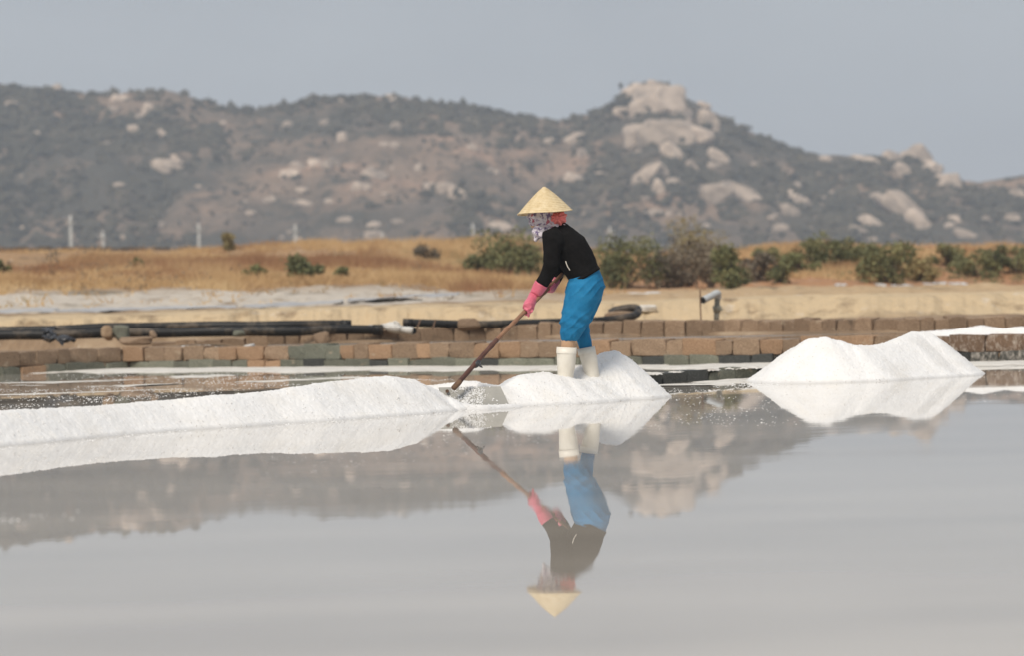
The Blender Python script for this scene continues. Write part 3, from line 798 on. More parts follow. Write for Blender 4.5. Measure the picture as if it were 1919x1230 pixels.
hose('hose', [hp(-300, 638, 38.8), hp(0, 630, 39.0), hp(120, 629, 39.0), hp(230, 624, 39.1), hp(350, 623, 39.2), hp(470, 621, 39.2), hp(560, 623, 39.2), hp(640, 619, 39.3), hp(715, 618, 39.4)], 0.068,
     'front black hose lying along the bank on the left')
hose('hose', [hp(-300, 630, 39.2), hp(0, 621, 39.3), hp(120, 619, 39.3), hp(250, 613, 39.4), hp(360, 610, 39.5), hp(450, 610, 39.5), hp(560, 610, 39.5), hp(655, 610, 39.6)], 0.064,
     'rear black hose with a cut end, resting behind another hose')
hose('looped_hose', [hp(1142, 588, 41.2), hp(1156, 582, 41.2), hp(1175, 579, 41.2), hp(1190, 578.5, 41.2), hp(1196, 582, 41.1), hp(1192, 591, 40.9), hp(1165, 598, 40.6), hp(1110, 602, 40.3), hp(1030, 605, 40.1), hp(940, 606, 40.0), hp(850, 607, 39.9), hp(758, 606, 39.8)], 0.057,
     'black hose curling into a loop behind the worker')
v = thing('valve', 'dirty white plastic valve joining the black hoses', 'valve', hp(745, 616, 39.4))
path = [hp(690, 612, 39.5), hp(712, 612, 39.45), hp(724, 612, 39.4)]
obj('neck', *tube(path, [.026, .03, .048], 12), M['white'], v, True)
obj('valve_body', *tube([hp(722, 612, 39.4), hp(730, 613, 39.4), hp(745, 616, 39.4), hp(752, 618, 39.4)], [.048, .076, .076, .058], 14), M['white'], v, True)
obj('outlet', *tube([hp(752, 618, 39.4), hp(762, 619, 39.35), hp(763, 619.2, 39.35), hp(775, 621, 39.3)], [.05, .05, .056, .056], 14), M['white'], v, True)
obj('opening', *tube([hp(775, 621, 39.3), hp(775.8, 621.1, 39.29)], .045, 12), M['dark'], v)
obj('handle', *tube([hp(736, 606, 39.38), hp(740, 603, 39.38), hp(748, 607, 39.36)], .02, 8), M['white'], v)
def stone(name, px, py, depth, w, h, mat, label, kind='rock', boxy=0.6, seed=1, rz=0.2, tilt=0):
    p = D(px, py, depth); s = depth / FPX / 2
    me = rock_mesh(3, seed, boxy, 0.18); me.materials.append(M[mat])
    o = link(name, me); o.location = p; o.scale = (w * s, (w + h) * .5 * s, h * s); o.rotation_euler = (0, R(tilt), rz)
    return tag(o, label, kind)
stone('stone', 877, 608, 39.6, 48, 24, 'brown', 'rounded brown stone weighing down the black hose beside the rake handle', seed=301)
stone('stone', 200, 625, 38.7, 21, 30, 'ground', 'small pale tan stone leaning on the mossy block on the hoses', seed=302, boxy=.4)
stone('loose_block', 225, 625, 38.75, 34, 33, 'mossy', 'grey-green block set across the black hoses on the left', 'block', 0.95, 303, 0.05, 6)
stone('loose_block', 604, 636, 38.6, 28, 24, 'brown', 'tilted brown block leaning on the rear row below the hose end', 'block', 0.9, 304, 0.2, -12)
stone('loose_block', 449, 626, 38.8, 24, 12, 'mossy', 'small flat grey block touching the front hose', 'block', 0.9, 305, 0.1, 0)
stone('stone', 287, 628, 38.5, 13, 14, 'brown', 'tiny pointed brown stone on the bank below the hoses', seed=306)
stone('stone', 255, 640, 38.4, 60, 16, 'brown', 'flat earthy stone slab on the bank left of the rear row', seed=307, boxy=.8)
stone('clod', 1160, 590, 41.0, 56, 14, 'brown', 'low brown clod of soil inside the hose loop', 'soil clod', seed=308, boxy=.2)
for k, (xa, xb) in enumerate(((788, 781), (816, 811))):
    t = obj('stick', *tube([D(xa, 599, 39.6), D(xb, 617, 39.4)], .011, 6), M['wood'])
    tag(t, ['left thin stick leaning on the black hose beside the valve', 'right thin stick leaning on the black hose before the brown stone'][k], 'stick')
# torn plastic by the hoses and a bit of pipe on the wall
def sheet(name, corners, mat, label, amp=0.05, n=22, seed=0, cat='plastic sheet'):
    a, b, c, d = [Vector(p) for p in corners]
    V = []
    for i in range(n):
        for j in range(n):
            s, t = i / (n - 1), j / (n - 1)
            p = a.lerp(b, s).lerp(d.lerp(c, s), t)
            V.append([p.x, p.y, p.z])
    V = np.array(V); q = np.array([[i / (n - 1), j / (n - 1)] for i in range(n) for j in range(n)])
    V[:, 2] += amp * (fbm(q[:, 0] * 5, q[:, 1] * 5, 0, 3, seed) + .3)
    V[:, 0] += amp * .6 * fbm(q[:, 0] * 7, q[:, 1] * 7, 0, 2, seed + 4); V[:, 1] += amp * .8 * fbm(q[:, 0] * 6, q[:, 1] * 6, 0, 2, seed + 5)
    F = gridfaces(n, n)
    V2 = V.copy(); V2[:, 2] -= 0.006
    nn = len(V)
    rim = [(i * n, (i + 1) * n) for i in range(n - 1)] + [((i + 1) * n + n - 1, i * n + n - 1) for i in range(n - 1)] + [(j + 1, j) for j in range(n - 1)] + [((n - 1) * n + j, (n - 1) * n + j + 1) for j in range(n - 1)]
    Fa = np.concatenate([F, F[:, ::-1] + nn, np.array([(x, y, y + nn, x + nn) for x, y in rim])])
    return tag(link(name, npmesh(np.concatenate([V, V2]), Fa), mat), label, cat)
M['blackplastic'] = material('black_plastic', [(0.012, 0.012, 0.014), (0.05, 0.05, 0.055)], 9, 0.35, spec=0.6)
M['liner'] = material('pale_liner', [(0.34, 0.335, 0.335), (0.50, 0.495, 0.49)], 1.2, 0.45, coord='World', spec=0.5)
M['whitesheet'] = material('white_sheet', [(0.55, 0.54, 0.52), (0.74, 0.73, 0.70)], 3, 0.5, spec=0.5)
sheet('torn_plastic', [D(82, 642, 38.3), D(140, 648, 38.2), D(135, 640, 38.7), D(84, 634, 38.8)], M['blackplastic'], 'crumpled torn black plastic below the hoses at far left', 0.10, seed=5)
sheet('plastic_tie', [D(80, 622, 38.85), D(104, 634, 38.8), D(104, 617, 39.2), D(78, 617, 39.2)], M['blackplastic'], 'wrinkled black plastic wrap tied over the hoses at far left', 0.06, n=14, seed=6)
t = thing('pipe_offcut', 'short white pipe offcut lying on the wall beside the mossy block', 'pipe', D(467, 650, 37.2))
obj('pipe_body', *tube([D(458, 652, 37.2), D(476, 648, 37.3)], .025, 10), M['white'], t, True)
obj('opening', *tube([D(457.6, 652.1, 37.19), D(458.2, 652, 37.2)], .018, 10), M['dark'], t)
def strip(px0, py0, d0, px1, py1, d1, w):
    a = D(px0, py0, d0); b = D(px1, py1, d1)
    for p in (a, b): p.z = max(p.z, gz(p.x, p.y) + .02, gz((a.x + b.x) / 2, p.y) + .02, gz(p.x, p.y - .6) + .02)
    lift = Vector((0, 0, w * d0 / FPX)); back = Vector((0, .7, 0))
    return [a, b, b + lift + back, a + lift + back]
sheet('pond_liner', strip(-80, 590, 52, 100, 592, 51, 4), M['liner'], 'pale plastic liner edge at the foot of the sand bank, far left', 0.04, n=30, seed=8, cat='pond liner')
sheet('pond_liner', strip(105, 592, 51, 440, 581, 53, 3), M['liner'], 'long pale liner strip below the white sand bank, left of the hoses\' middle', 0.04, n=40, seed=9, cat='pond liner')
sheet('pond_liner', strip(450, 576, 53, 640, 575, 54, 4), M['liner'], 'grey-white liner strip on the flats above the cut hose end', 0.04, n=34, seed=10, cat='pond liner')
sheet('pond_liner', strip(650, 574, 54, 860, 570, 56, 4), M['liner'], 'grey liner strip on the flats above the white valve', 0.04, n=34, seed=11, cat='pond liner')
sheet('white_sheet', strip(1155, 562, 60, 1242, 559, 60, 5), M['whitesheet'], 'flat white sheet lying beyond the hose loop', 0.03, n=20, seed=12)
stone('small_salt_heap', 1212, 578, 43.2, 40, 15, 'crust', 'small white heap on the terrace edge behind the hose loop', 'salt heap', 0.2, 309)
for k, (a, b, y, lab) in enumerate([(1568, 1588, 538, 'small white scrap at the dune foot, leftmost of the row on the right'), (1645, 1664, 537, 'middle white scrap below the sprawling bush on the dune'),
                                    (1674, 1712, 537, 'broad white scrap right below the sprawling bush on the dune'), (1735, 1775, 533, 'long thin white scrap right of the sprawling bush'), (1784, 1815, 534, 'rightmost white scrap at the foot of the dune')]):
    sheet('white_scrap', strip(a, y, 74, b, y - 1, 74, 2.5), M['whitesheet'], lab, 0.04, n=14, seed=20 + k)

t = thing('pump_pipe', 'grey plastic outlet pipe with an elbow on a post at the sandy bank', 'pipe', D(1343, 594, 41.6))
obj('riser', *tube([D(1342.5, 604, 41.6), D(1343, 590, 41.6), D(1344.5, 556, 41.6)], [.040, .040, .042], 14), M['pvcdirty'], t, True)
obj('flange', *tube([D(1343.3, 586, 41.6), D(1343.6, 581, 41.6), D(1344, 575, 41.6), D(1344.2, 572, 41.6)], [.045, .06, .07, .048], 14), M['pvcdirty'], t, True)
obj('flange_bolt', *tube([D(1350, 581, 41.55), D(1354, 580, 41.5)], .014, 8), M['pvcdirty'], t)
obj('elbow', *tube(smooth_path([D(1344.3, 560, 41.6), D(1345, 553, 41.6), D(1344, 549.5, 41.55), D(1338, 551.5, 41.5)], 5), .054, 14), M['pvc'], t, True)
ea, eb = D(1340, 551, 41.5), D(1317, 562.5, 41.25)
obj('spout', *tube([ea, eb], .050, 16, cap=False), M['pvc'], t, True)
ax = (eb - ea).normalized()
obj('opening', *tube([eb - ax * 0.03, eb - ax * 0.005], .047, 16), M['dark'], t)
obj('rim', *tube([eb - ax * .025, eb], .054, 16, cap=False), M['pvc'], t, True)
s_ = obj('stake', *tube([D(1312, 543, 41.0), D(1312.5, 575, 41.0), D(1314.5, 618, 40.7)], [.010, .012, .012], 7), M['wood'])
tag(s_, 'thin upright wooden stake just left of the pump pipe', 'stake')

# ------------------------------------------------------------------ poles and low wall far behind
M['concrete'] = material('pole_concrete', [(0.40, 0.39, 0.36), (0.52, 0.51, 0.48)], 3, 0.9)
for px, top, d, lab in [(132, 403, 250, 'tall pale concrete utility pole, leftmost and nearest of the line'), (193, 433, 305, 'shorter-looking utility pole, second from the left'),
                        (372, 418, 292, 'pale utility pole left of the lone small tree'), (553, 420, 300, 'pale utility pole right of the lone small tree'),
                        (716, 434, 350, 'faint utility pole above the dry grass, midway to the worker'), (886, 418, 310, 'faint utility pole just left of the big green bush'),
                        (1143, 424, 330, 'faint utility pole above the bush behind the worker\'s back')]:
    tp = D(px, top, d); base = Vector((tp.x, tp.y, 0.2))
    t = thing('utility_pole', lab, 'utility pole', base, 'utility poles along the foot of the hills')
    obj('pole_shaft', *tube([base, Vector((tp.x, tp.y, tp.z))], [.20, .12], 10), M['concrete'], t, True)
    for k, dz in enumerate((0.7, 2.9)):
        mb = MB().box((tp.x, tp.y - .22, tp.z - dz), (.45 if k == 0 else .32, .035, .035))
        ca = mb.build('crossarm', M['concrete'], t)
        for sx in (-.7, .7):
            obj('insulator', *tube([(tp.x + sx * (.58 if k == 0 else .4), tp.y - .22, tp.z - dz + .06), (tp.x + sx * (.58 if k == 0 else .4), tp.y - .22, tp.z - dz + .2)], .04, 6), M['concrete'], ca)
M['fieldwall'] = material('field_wall', [(0.07, 0.055, 0.045), (0.15, 0.11, 0.08)], 1.5, 0.95, 0.4, 8)
mb = MB()
for k in range(24):
    px = -60 + k * 22
    a = D(px, 468, 150 ); b = D(px + 21.5, 468, 150)
    h = random.uniform(-.04, .05)
    mb.add(([Vector((a.x, 150, 1.2)), Vector((b.x, 150, 1.2)), Vector((b.x, 150.5, 1.2)), Vector((a.x, 150.5, 1.2)),
             Vector((a.x, 150, 4.30 - k * .018 + h)), Vector((b.x, 150, 4.30 - k * .018 + h)), Vector((b.x, 150.5, 4.30 - k * .018 + h)), Vector((a.x, 150.5, 4.30 - k * .018 + h))],
            [(0, 1, 5, 4), (1, 2, 6, 5), (2, 3, 7, 6), (3, 0, 4, 7), (4, 5, 6, 7)]))
fw = thing('field_wall', 'long dark low wall along the top of the embankment on the left', 'wall', (-20, 150, 1.2))
mb.build('masonry', M['fieldwall'], fw)

# ------------------------------------------------------------------ bushes, grass
def leaf_mat(name, cols):
    m = material(name, cols, 1.6, 0.7, coord='World', contrast=(0.3, 0.7)); return m
M['leaf'] = leaf_mat('leaf_green', [(0.085, 0.095, 0.045), (0.165, 0.17, 0.075), (0.28, 0.255, 0.11)])
M['leafgrey'] = leaf_mat('leaf_greyish', [(0.11, 0.095, 0.07), (0.19, 0.155, 0.11), (0.27, 0.215, 0.145)])
M['leafyellow'] = leaf_mat('leaf_yellowish', [(0.20, 0.165, 0.075), (0.30, 0.245, 0.11), (0.40, 0.32, 0.15)])
M['leaflight'] = leaf_mat('leaf_light', [(0.10, 0.12, 0.045), (0.17, 0.18, 0.07), (0.24, 0.23, 0.10)])
M['twig'] = material('twig', [(0.08, 0.06, 0.045), (0.16, 0.12, 0.09)], 8, 0.9)
M['straw'] = material('dry_grass', [(0.36, 0.22, 0.105), (0.53, 0.355, 0.18), (0.64, 0.475, 0.27)], 0.35, 0.9, coord='World', contrast=(0.3, 0.7))
def leaves(C, S):
    n = len(C)
    a = rng.normal(size=(n, 3)); a /= np.linalg.norm(a, axis=1)[:, None]
    b = np.cross(a, rng.normal(size=(n, 3))); b /= np.linalg.norm(b, axis=1)[:, None]
    S = S[:, None]
    V = np.stack([C - a * S, C + b * S * .45, C + a * S, C - b * S * .45], 1).reshape(-1, 3)
    return V, np.arange(n * 4).reshape(n, 4)
def bush(name, px, top, bot, w, depth, label, mat='leaf', n=1700, leaf=0.055, lobes=None, group=None, see=0.0):
    # stand it where the line of sight to its foot meets the slope
    ds = np.arange(48, 128, .25) if depth < 125 else np.array([depth])
    rp = [D(px, bot, float(d)) for d in ds]
    gg = ground_z(np.array([p.x for p in rp]), ds)
    hit = [i for i in range(len(ds)) if gg[i] >= rp[i].z]
    i = hit[0] if hit else int(np.argmin(np.abs(ds - depth)))
    depth = float(ds[i])
    s = depth / FPX
    base = Vector((rp[i].x, depth, float(gg[i])))
    topz = D(px, top, depth).z; H = topz - base.z; W = w * s
    if px > 1400: W *= 1.25
    t = thing(name, label, 'bush', base, group)
    rg = np.random.default_rng(int(px * 7 + top))
    k = lobes or 11
    lc, lr = [], []
    for i in range(k):
        th = rg.uniform(0, 2 * math.pi); r = math.sqrt(rg.random()) * .46
        hh = (rg.uniform(.10, .45) if i % 2 else rg.uniform(.4, .82)) if i else .76
        fall = 1 - 0.55 * max(hh - .3, 0) * rg.uniform(.5, 1.4)
        lc.append((base.x + math.cos(th) * r * W * fall, base.y + math.sin(th) * r * W * .7, base.z + hh * H)); lr.append(rg.uniform(.16, .28) * min(W, H * 1.5))
    lc = np.array(lc); lr = np.array(lr)
    pick = rg.integers(0, k, n)
    v = rg.normal(size=(n, 3)); v /= np.linalg.norm(v, axis=1)[:, None]
    rad = lr[pick] * rg.uniform(.35, 1.12, n) ** .6
    rad = rad * np.where(rg.random(n) < .14, rg.uniform(1.1, 1.55, n), 1)
    C = lc[pick] + v * rad[:, None] * (1, 1, .85)
    C = C[C[:, 2] > base.z - .05]
    V, F = leaves(C, rg.uniform(.7, 1.4, len(C)) * leaf)
    me = npmesh(V - np.array(base), F, False)
    link('crown', me, M[mat], t)
    for i in range(min(k, 7)):
        e = Vector(lc[i])
        obj('stem', *tube([base + Vector((rg.uniform(-.1, .1), rg.uniform(-.1, .1), -.1)), base.lerp(e, .5) + Vector((rg.uniform(-.1, .1), 0, .1)), e], [.035, .022, .008], 5), M['twig'], t)
    return t
bush('bush', 950, 434, 516, 145, 72, 'broad green bush on the dry bank left of the worker\'s shoulder', n=2600, lobes=14)
bush('bush', 905, 478, 516, 64, 70, 'low dark green bush spreading at the foot of the larger bush', n=900, lobes=7)
bush('bush', 1168, 440, 540, 150, 74, 'tall olive bush right behind the worker\'s back', n=3000, lobes=16)
bush('bush', 1290, 448, 538, 140, 78, 'greyish brown thicket right of the olive bush', 'leafgrey', n=3000, lobes=17)
bush('bush', 1370, 456, 540, 90, 77, 'dark bush above the pump pipe', 'leaf', n=1800, lobes=10)
bush('sparse_shrub', 1300, 404, 500, 130, 84, 'sparse yellowish shrub rising above the grey thicket', 'leafyellow', n=2200, lobes=16, leaf=.045)
bush('bush', 1440, 462, 505, 64, 82, 'small green bush on reddish earth, right of the dark bush', n=900, lobes=7)
bush('bush', 1463, 485, 530, 46, 79, 'dark clump low on the red slope between two green bushes', n=700, lobes=6)
bush('bush', 1527, 440, 506, 76, 88, 'rounded green bush with a dry top on the dune crest', n=1700, lobes=10)
bush('bush', 1600, 448, 490, 80, 92, 'green bush on the dune crest between round and sprawling bushes', n=1300, lobes=9)
bush('bush', 1672, 456, 530, 96, 84, 'large sprawling dark bush running down the red slope', n=2300, lobes=13)
bush('bush', 1775, 458, 500, 60, 92, 'dark bush on the crest at right, above the white scraps', n=1000, lobes=8)
bush('bush', 1835, 466, 518, 84, 88, 'wide green bush on the right slope', n=1500, lobes=10)
bush('bush', 1905, 460, 512, 76, 88, 'green bush cut by the right edge', n=1400, lobes=9)
bush('bush', 571, 478, 526, 64, 72, 'round dark bush on the dry grass at left', n=1300, lobes=9)
bush('bush', 482, 498, 526, 54, 70, 'low light green bush left of the round dark one', 'leaflight', n=700, lobes=6)
bush('bush', 800, 460, 492, 74, 90, 'dry brownish bush on the embankment crest', 'leafgrey', n=1000, lobes=8)
bush('bush', 262, 484, 502, 50, 84, 'flat light green clump on the embankment at left', 'leaflight', n=500, lobes=6)
bush('bush', 638, 500, 522, 30, 72, 'tiny dark bush right of the round one', n=400, lobes=5)
bush('bush', 8, 482, 520, 30, 74, 'green bush at the left edge', n=500, lobes=5)
for a in [(1238, 474, 538, 84, 'dry brown bush filling the gap beside the olive bush', 'leafgrey'), (1330, 450, 540, 96, 'tall dry brown bush between grey thicket and dark bush', 'leafgrey'),
          (1413, 474, 528, 58, 'low brownish bush right beside the dark bush', 'leafgrey'), (1500, 474, 516, 64, 'light green bush below the rounded bush', 'leaflight'),
          (1566, 456, 500, 70, 'olive bush tucked right of the rounded bush', 'leaf'), (1632, 462, 512, 78, 'olive bush joining the sprawling bush on its left', 'leaf'),
          (1722, 486, 528, 56, 'yellowish low bush right of the sprawling bush', 'leafyellow'), (1868, 468, 512, 66, 'dry brown bush between two green bushes at far right', 'leafgrey'),
          (1080, 486, 534, 60, 'olive bush half hidden by the worker\'s hips', 'leaf')]:
    bush('bush', a[0], a[1], a[2], a[3], 84, a[4], a[5], n=1200, lobes=9)
def tree_small():
    t = bush('tree', 430, 434, 470, 34, 100, 'lone small olive tree between two poles on the embankment', 'leafyellow', n=700, lobes=7, leaf=.07)
    t['category'] = 'tree'
tree_small()

# low weeds between the bushes
def weeds(n, u0_, u1_, d0_, d1_, seed, mat, thr):
    u_ = rng.uniform(u0_, u1_, n); d_ = rng.uniform(d0_, d1_, n); x_ = (u_ - 960) / FPX * d_
    k_ = fbm(x_ * .25, d_ * .12, 0, 3, seed) > thr
    x_, d_ = x_[k_], d_[k_]; z_ = ground_z(x_, d_)
    c_ = np.repeat(np.stack([x_, d_, z_], 1), 46, 0)
    r_ = np.repeat(rng.uniform(.10, .32, len(x_)), 46)[:, None]
    c_ = c_ + rng.normal(size=c_.shape) * r_ * (.55, .55, .12) + np.array([0, 0, 1.0]) * r_ * np.abs(rng.normal(size=(len(c_), 1))) * .5
    return leaves(c_, rng.uniform(.02, .05, len(c_)))
wV, wF = weeds(330, 1080, 2060, 78, 112, 131, 'leaf', .02)
tag(link('low_weeds', npmesh(wV, wF, False), M['leaf']), 'low olive weeds between the bushes on the dune', 'weeds', kind='stuff')
wV, wF = weeds(300, -120, 1100, 60, 112, 137, 'leafgrey', .06)
tag(link('dry_weeds', npmesh(wV, wF, False), M['leafgrey']), 'dry brownish weeds dotted over the grassy bank', 'weeds', kind='stuff')
# dry grass: tufts of bent blades
overlay(M['straw'], (0.30, 0.16, 0.085), 0.16, 0.48, 0.62, (1, .5, 1), detail=7)
overlay(M['straw'], (0.15, 0.14, 0.06), 0.22, 0.60, 0.70, (1, .5, 1), detail=6)
n = 34000
gu = rng.uniform(-150, 2080, n); gd = np.where(rng.random(n) < .55, rng.uniform(55, 90, n), rng.uniform(80, 122, n))
gx = (gu - 960) / FPX * gd
den = fbm(gx * .30, gd * .14, 0, 4, 91)
edge_ = 62.5 + 5 * fbm(gu * .012, 0, 0, 4, 95)
ok = (den > -.05) & ((gu < 1100) & (gd > edge_) | (gd > 79))
ok &= ~((gu > 1150) & (den < .14) & (gd < 100))
ok |= (rng.random(n) < .035) & (gd < 80) & (gu < 1150)          # stray tufts on the sand
gx, gd, gu = gx[ok], gd[ok], gu[ok]
gz_ = ground_z(gx, gd)
tall = np.where(gd < edge_[ok], .55, 1.0) * (0.75 + 1.1 * np.clip(fbm(gx * .45, gd * .25, 0, 3, 92) + .1, 0, 1))
nb = 7
sp_ = .07 + .10 * rng.random((len(gx), 1))
bx = gx[:, None] + rng.normal(size=(len(gx), nb)) * sp_; by = gd[:, None] + rng.normal(size=(len(gx), nb)) * sp_
hgt = rng.uniform(.08, .34, (len(gx), nb)) * tall[:, None]
wd = rng.uniform(.010, .028, (len(gx), nb))
lean = rng.normal(size=(len(gx), nb)) * .18
z0 = gz_[:, None] - .03 + 0 * bx
V = np.stack([np.stack([bx - wd, by, z0], -1), np.stack([bx + wd, by, z0], -1), np.stack([bx + lean, by + rng.normal(size=bx.shape) * .05, z0 + hgt], -1)], 2).reshape(-1, 3)
tag(link('dry_grass', npmesh(V, np.arange(len(V)).reshape(-1, 3), False), M['straw']), 'dry straw-coloured grass covering the embankment', 'grass', kind='stuff')

# ------------------------------------------------------------------ the worker
PD = 21.6
def W(px, py, dy=0.0): return D(px, py, PD + dy)
SC = PD / FPX
def loft(rings, n=28, caps=True):
    """rings: (px, py, half width in px across the limb, half depth in m, offset towards/away from the camera)"""
    C = [W(r[0], r[1], r[4] if len(r) > 4 else 0) for r in rings]
    V, F = [], []
    for i, r in enumerate(rings):
        t = (C[min(i + 1, len(C) - 1)] - C[max(i - 1, 0)]); t.y = 0; t.normalize()
        nn = Vector((-t.z, 0, t.x))
        for k in range(n):
            th = 2 * math.pi * k / n
            V.append(C[i] + nn * (r[2] * SC * math.cos(th)) + Vector((0, 1, 0)) * (r[3] * math.sin(th)))
    for i in range(len(rings) - 1):
        for k in range(n):
            k2 = (k + 1) % n
            F.append((i * n + k, (i + 1) * n + k, (i + 1) * n + k2, i * n + k2))
    if caps:
        F.append(tuple(range(n))); F.append(tuple((len(rings) - 1) * n + k for k in range(n - 1, -1, -1)))
    return V, F
def ball(c, r, n=16):
    c = Vector(c); V, F = [], []
    for i in range(1, n):
        ph = math.pi * i / n
        for k in range(2 * n):
            th = math.pi * k / n
            V.append(c + Vector((r[0] * math.sin(ph) * math.cos(th), r[1] * math.sin(ph) * math.sin(th), r[2] * math.cos(ph))))
    m_ = 2 * n
    for i in range(n - 2):
        for k in range(m_):
            F.append((i * m_ + k, (i + 1) * m_ + k, (i + 1) * m_ + (k + 1) % m_, i * m_ + (k + 1) % m_))
    F.append(tuple(range(m_))); F.append(tuple((n - 2) * m_ + k for k in range(m_ - 1, -1, -1)))
    return V, F
M['skin'] = material('skin', [(0.52, 0.33, 0.20), (0.60, 0.39, 0.25)], 12, 0.6)
M['knit'] = material('black_knit', [(0.006, 0.0055, 0.0055), (0.012, 0.011, 0.011)], 30, 0.9, 0.5, 260, spec=0.12, bdist=0.004)
M['denim'] = material('blue_cotton', [(0.010, 0.135, 0.29), (0.016, 0.18, 0.37), (0.026, 0.215, 0.42)], 9, 0.85, 0.3, 220, spec=0.2, bdist=0.003)
M['boot'] = material('white_rubber', [(0.74, 0.69, 0.59), (0.84, 0.80, 0.71)], 7, 0.45, 0.1, 30, spec=0.5)
M['glove'] = material('pink_rubber', [(0.62, 0.12, 0.18), (0.74, 0.19, 0.26)], 14, 0.45, 0.3, 60, spec=0.45, bdist=0.006)
M['coral'] = material('coral_cloth', [(0.80, 0.18, 0.17), (0.92, 0.29, 0.27)], 20, 0.8, 0.3, 80)
M['hat'] = material('palm_leaf', [(0.58, 0.44, 0.24), (0.70, 0.56, 0.34), (0.76, 0.63, 0.42)], 26, 0.75, 0.35, 120, stretch=(1, 1, 1), bdist=0.004)
M['print'] = overlay(material('floral_cloth', [(0.58, 0.53, 0.58), (0.72, 0.68, 0.70)], 30, 0.85), (0.17, 0.13, 0.24), 34, 0.50, 0.60, coord='Object', detail=3)
overlay(M['print'], (0.42, 0.13, 0.17), 30, 0.61, 0.67, (1, 1.3, .8), coord='Object', detail=1)
M['handle'] = material('bamboo', [(0.17, 0.08, 0.045), (0.26, 0.135, 0.08), (0.36, 0.21, 0.12)], 4, 0.6, 0.3, 60, stretch=(1, 1, 1), spec=0.35)
M['shaft'] = material('dark_stick', [(0.05, 0.022, 0.018), (0.11, 0.05, 0.038), (0.15, 0.075, 0.055)], 6, 0.6, 0.3, 60)
M['steel'] = material('grey_blade', [(0.29, 0.28, 0.25), (0.40, 0.385, 0.345)], 6, 0.55, 0.1, 40, spec=0.4)

foot = W(1078, 716); foot.z = 0.05
person = thing('person', 'worker in conical hat, black sweater and blue trousers raking salt', 'person', foot)
def part(name, shapes, mat, voxel, it=4, disp=None, parent=None):
    mb = MB()
    for s in shapes: mb.add(s)
    me = remeshed(mb.V, mb.F, voxel, it)
    if disp: displaced(me, disp)
    return link(name, shift(me, parent or person), M[mat], parent or person)
NA, FA = -0.165, 0.16           # near and far shoulder
# one continuous body under the clothes
body = [loft([(1036, 428, 11, .05), (1046, 440, 18, .12), (1062, 464, 27, .14), (1076, 487, 26, .125), (1090, 508, 25, .125), (1095, 530, 30, .14), (1092, 545, 24, .13)]),
        loft([(1024, 404, 16, .055), (1034, 422, 12, .05), (1042, 434, 13, .05)]),
        ball(W(1018, 398), (24 * SC, .075, 30 * SC)), ball(W(993, 404), (5 * SC, .014, 5 * SC), 8), ball(W(1003, 422), (9 * SC, .035, 8 * SC), 10),
        loft([(1048, 446, 14, .05, NA * .6), (1036, 462, 12, .045, NA), (1034, 495, 9, .036, NA), (1018, 528, 7, .03, -.13), (1002, 556, 6, .025, -.11), (992, 572, 7, .03, -.10)]),
        loft([(1052, 446, 14, .05, FA * .6), (1046, 462, 12, .045, FA), (1050, 500, 9, .036, FA + .03), (1040, 525, 7, .03, .12), (1028, 546, 6, .028, .06)]),
        loft([(1095, 535, 22, .08, -.085), (1086, 565, 20, .078, -.09), (1072, 600, 15, .06, -.095), (1066, 630, 13.2, .052, -.095), (1064, 652, 13.0, .050, -.095), (1062, 700, 9, .036, -.095), (1060, 716, 9, .04, -.095), (1040, 722, 8, .038, -.095)]),
        loft([(1098, 535, 22, .08, .085), (1094, 565, 19, .075, .09), (1086, 605, 13, .055, .095), (1093, 634, 10, .045, .095), (1099, 660, 8, .038, .095), (1108, 704, 8, .036, .095), (1110, 718, 9, .04, .095), (1090, 724, 8, .038, .095)])]
part('body', body, 'skin', 0.010, 3)
wr = lambda s, a, f: (lambda co: a * fbm(co[:, 0] * f, co[:, 1] * f * .7, co[:, 2] * f, 3, s))
def fold(co):     # diagonal creases of the knit across waist and elbow
    q = co[:, 2] * 34 + co[:, 0] * 12 + 1.2 * fbm(co[:, 0] * 8, co[:, 1] * 8, co[:, 2] * 8, 2, 5)
    return 0.007 * np.sin(q) * np.clip(fbm(co[:, 0] * 5, co[:, 1] * 5, co[:, 2] * 5, 2, 6) + .35, 0, 1) + 0.004 * fbm(co[:, 0] * 14, co[:, 1] * 14, co[:, 2] * 14, 3, 7)
sweater = part('sweater', [
    loft([(1038, 428, 16, .06), (1045, 434, 22, .10), (1054, 444, 27, .145), (1066, 462, 35, .165), (1079, 484, 34.5, .155), (1090, 505, 31.5, .15), (1097, 518.5, 30.5, .152)]),
    loft([(1051, 434, 16, .055, NA * .55), (1036, 446, 22.5, .066, NA * .95), (1034, 463, 17.5, .066, NA), (1034, 482, 15.5, .058, NA - .005), (1033.5, 497, 14.8, .054, NA - .005), (1025.5, 514, 14.5, .05, -.15), (1013.8, 534, 11.0, .043, -.135)]),
    loft([(1054, 440, 15, .055, FA * .55), (1050, 452, 20, .064, FA * .95), (1048, 470, 17, .06, FA), (1050, 498, 14, .052, FA + .03), (1043, 517, 13, .048, .13), (1034, 533, 11, .042, .085)])],
    'knit', 0.0085, 4, fold)
obj('hem_band', *loft([(1093.5, 514, 32.2, .158), (1097.5, 520.5, 32.0, .158)]), M['knit'], sweater, True)
obj('pocket_trim', *tube([W(1060, 489, -.185), W(1061.5, 494, -.185), W(1064, 500, -.18), W(1068, 506, -.17)], .0035, 6), M['boot'], sweater)
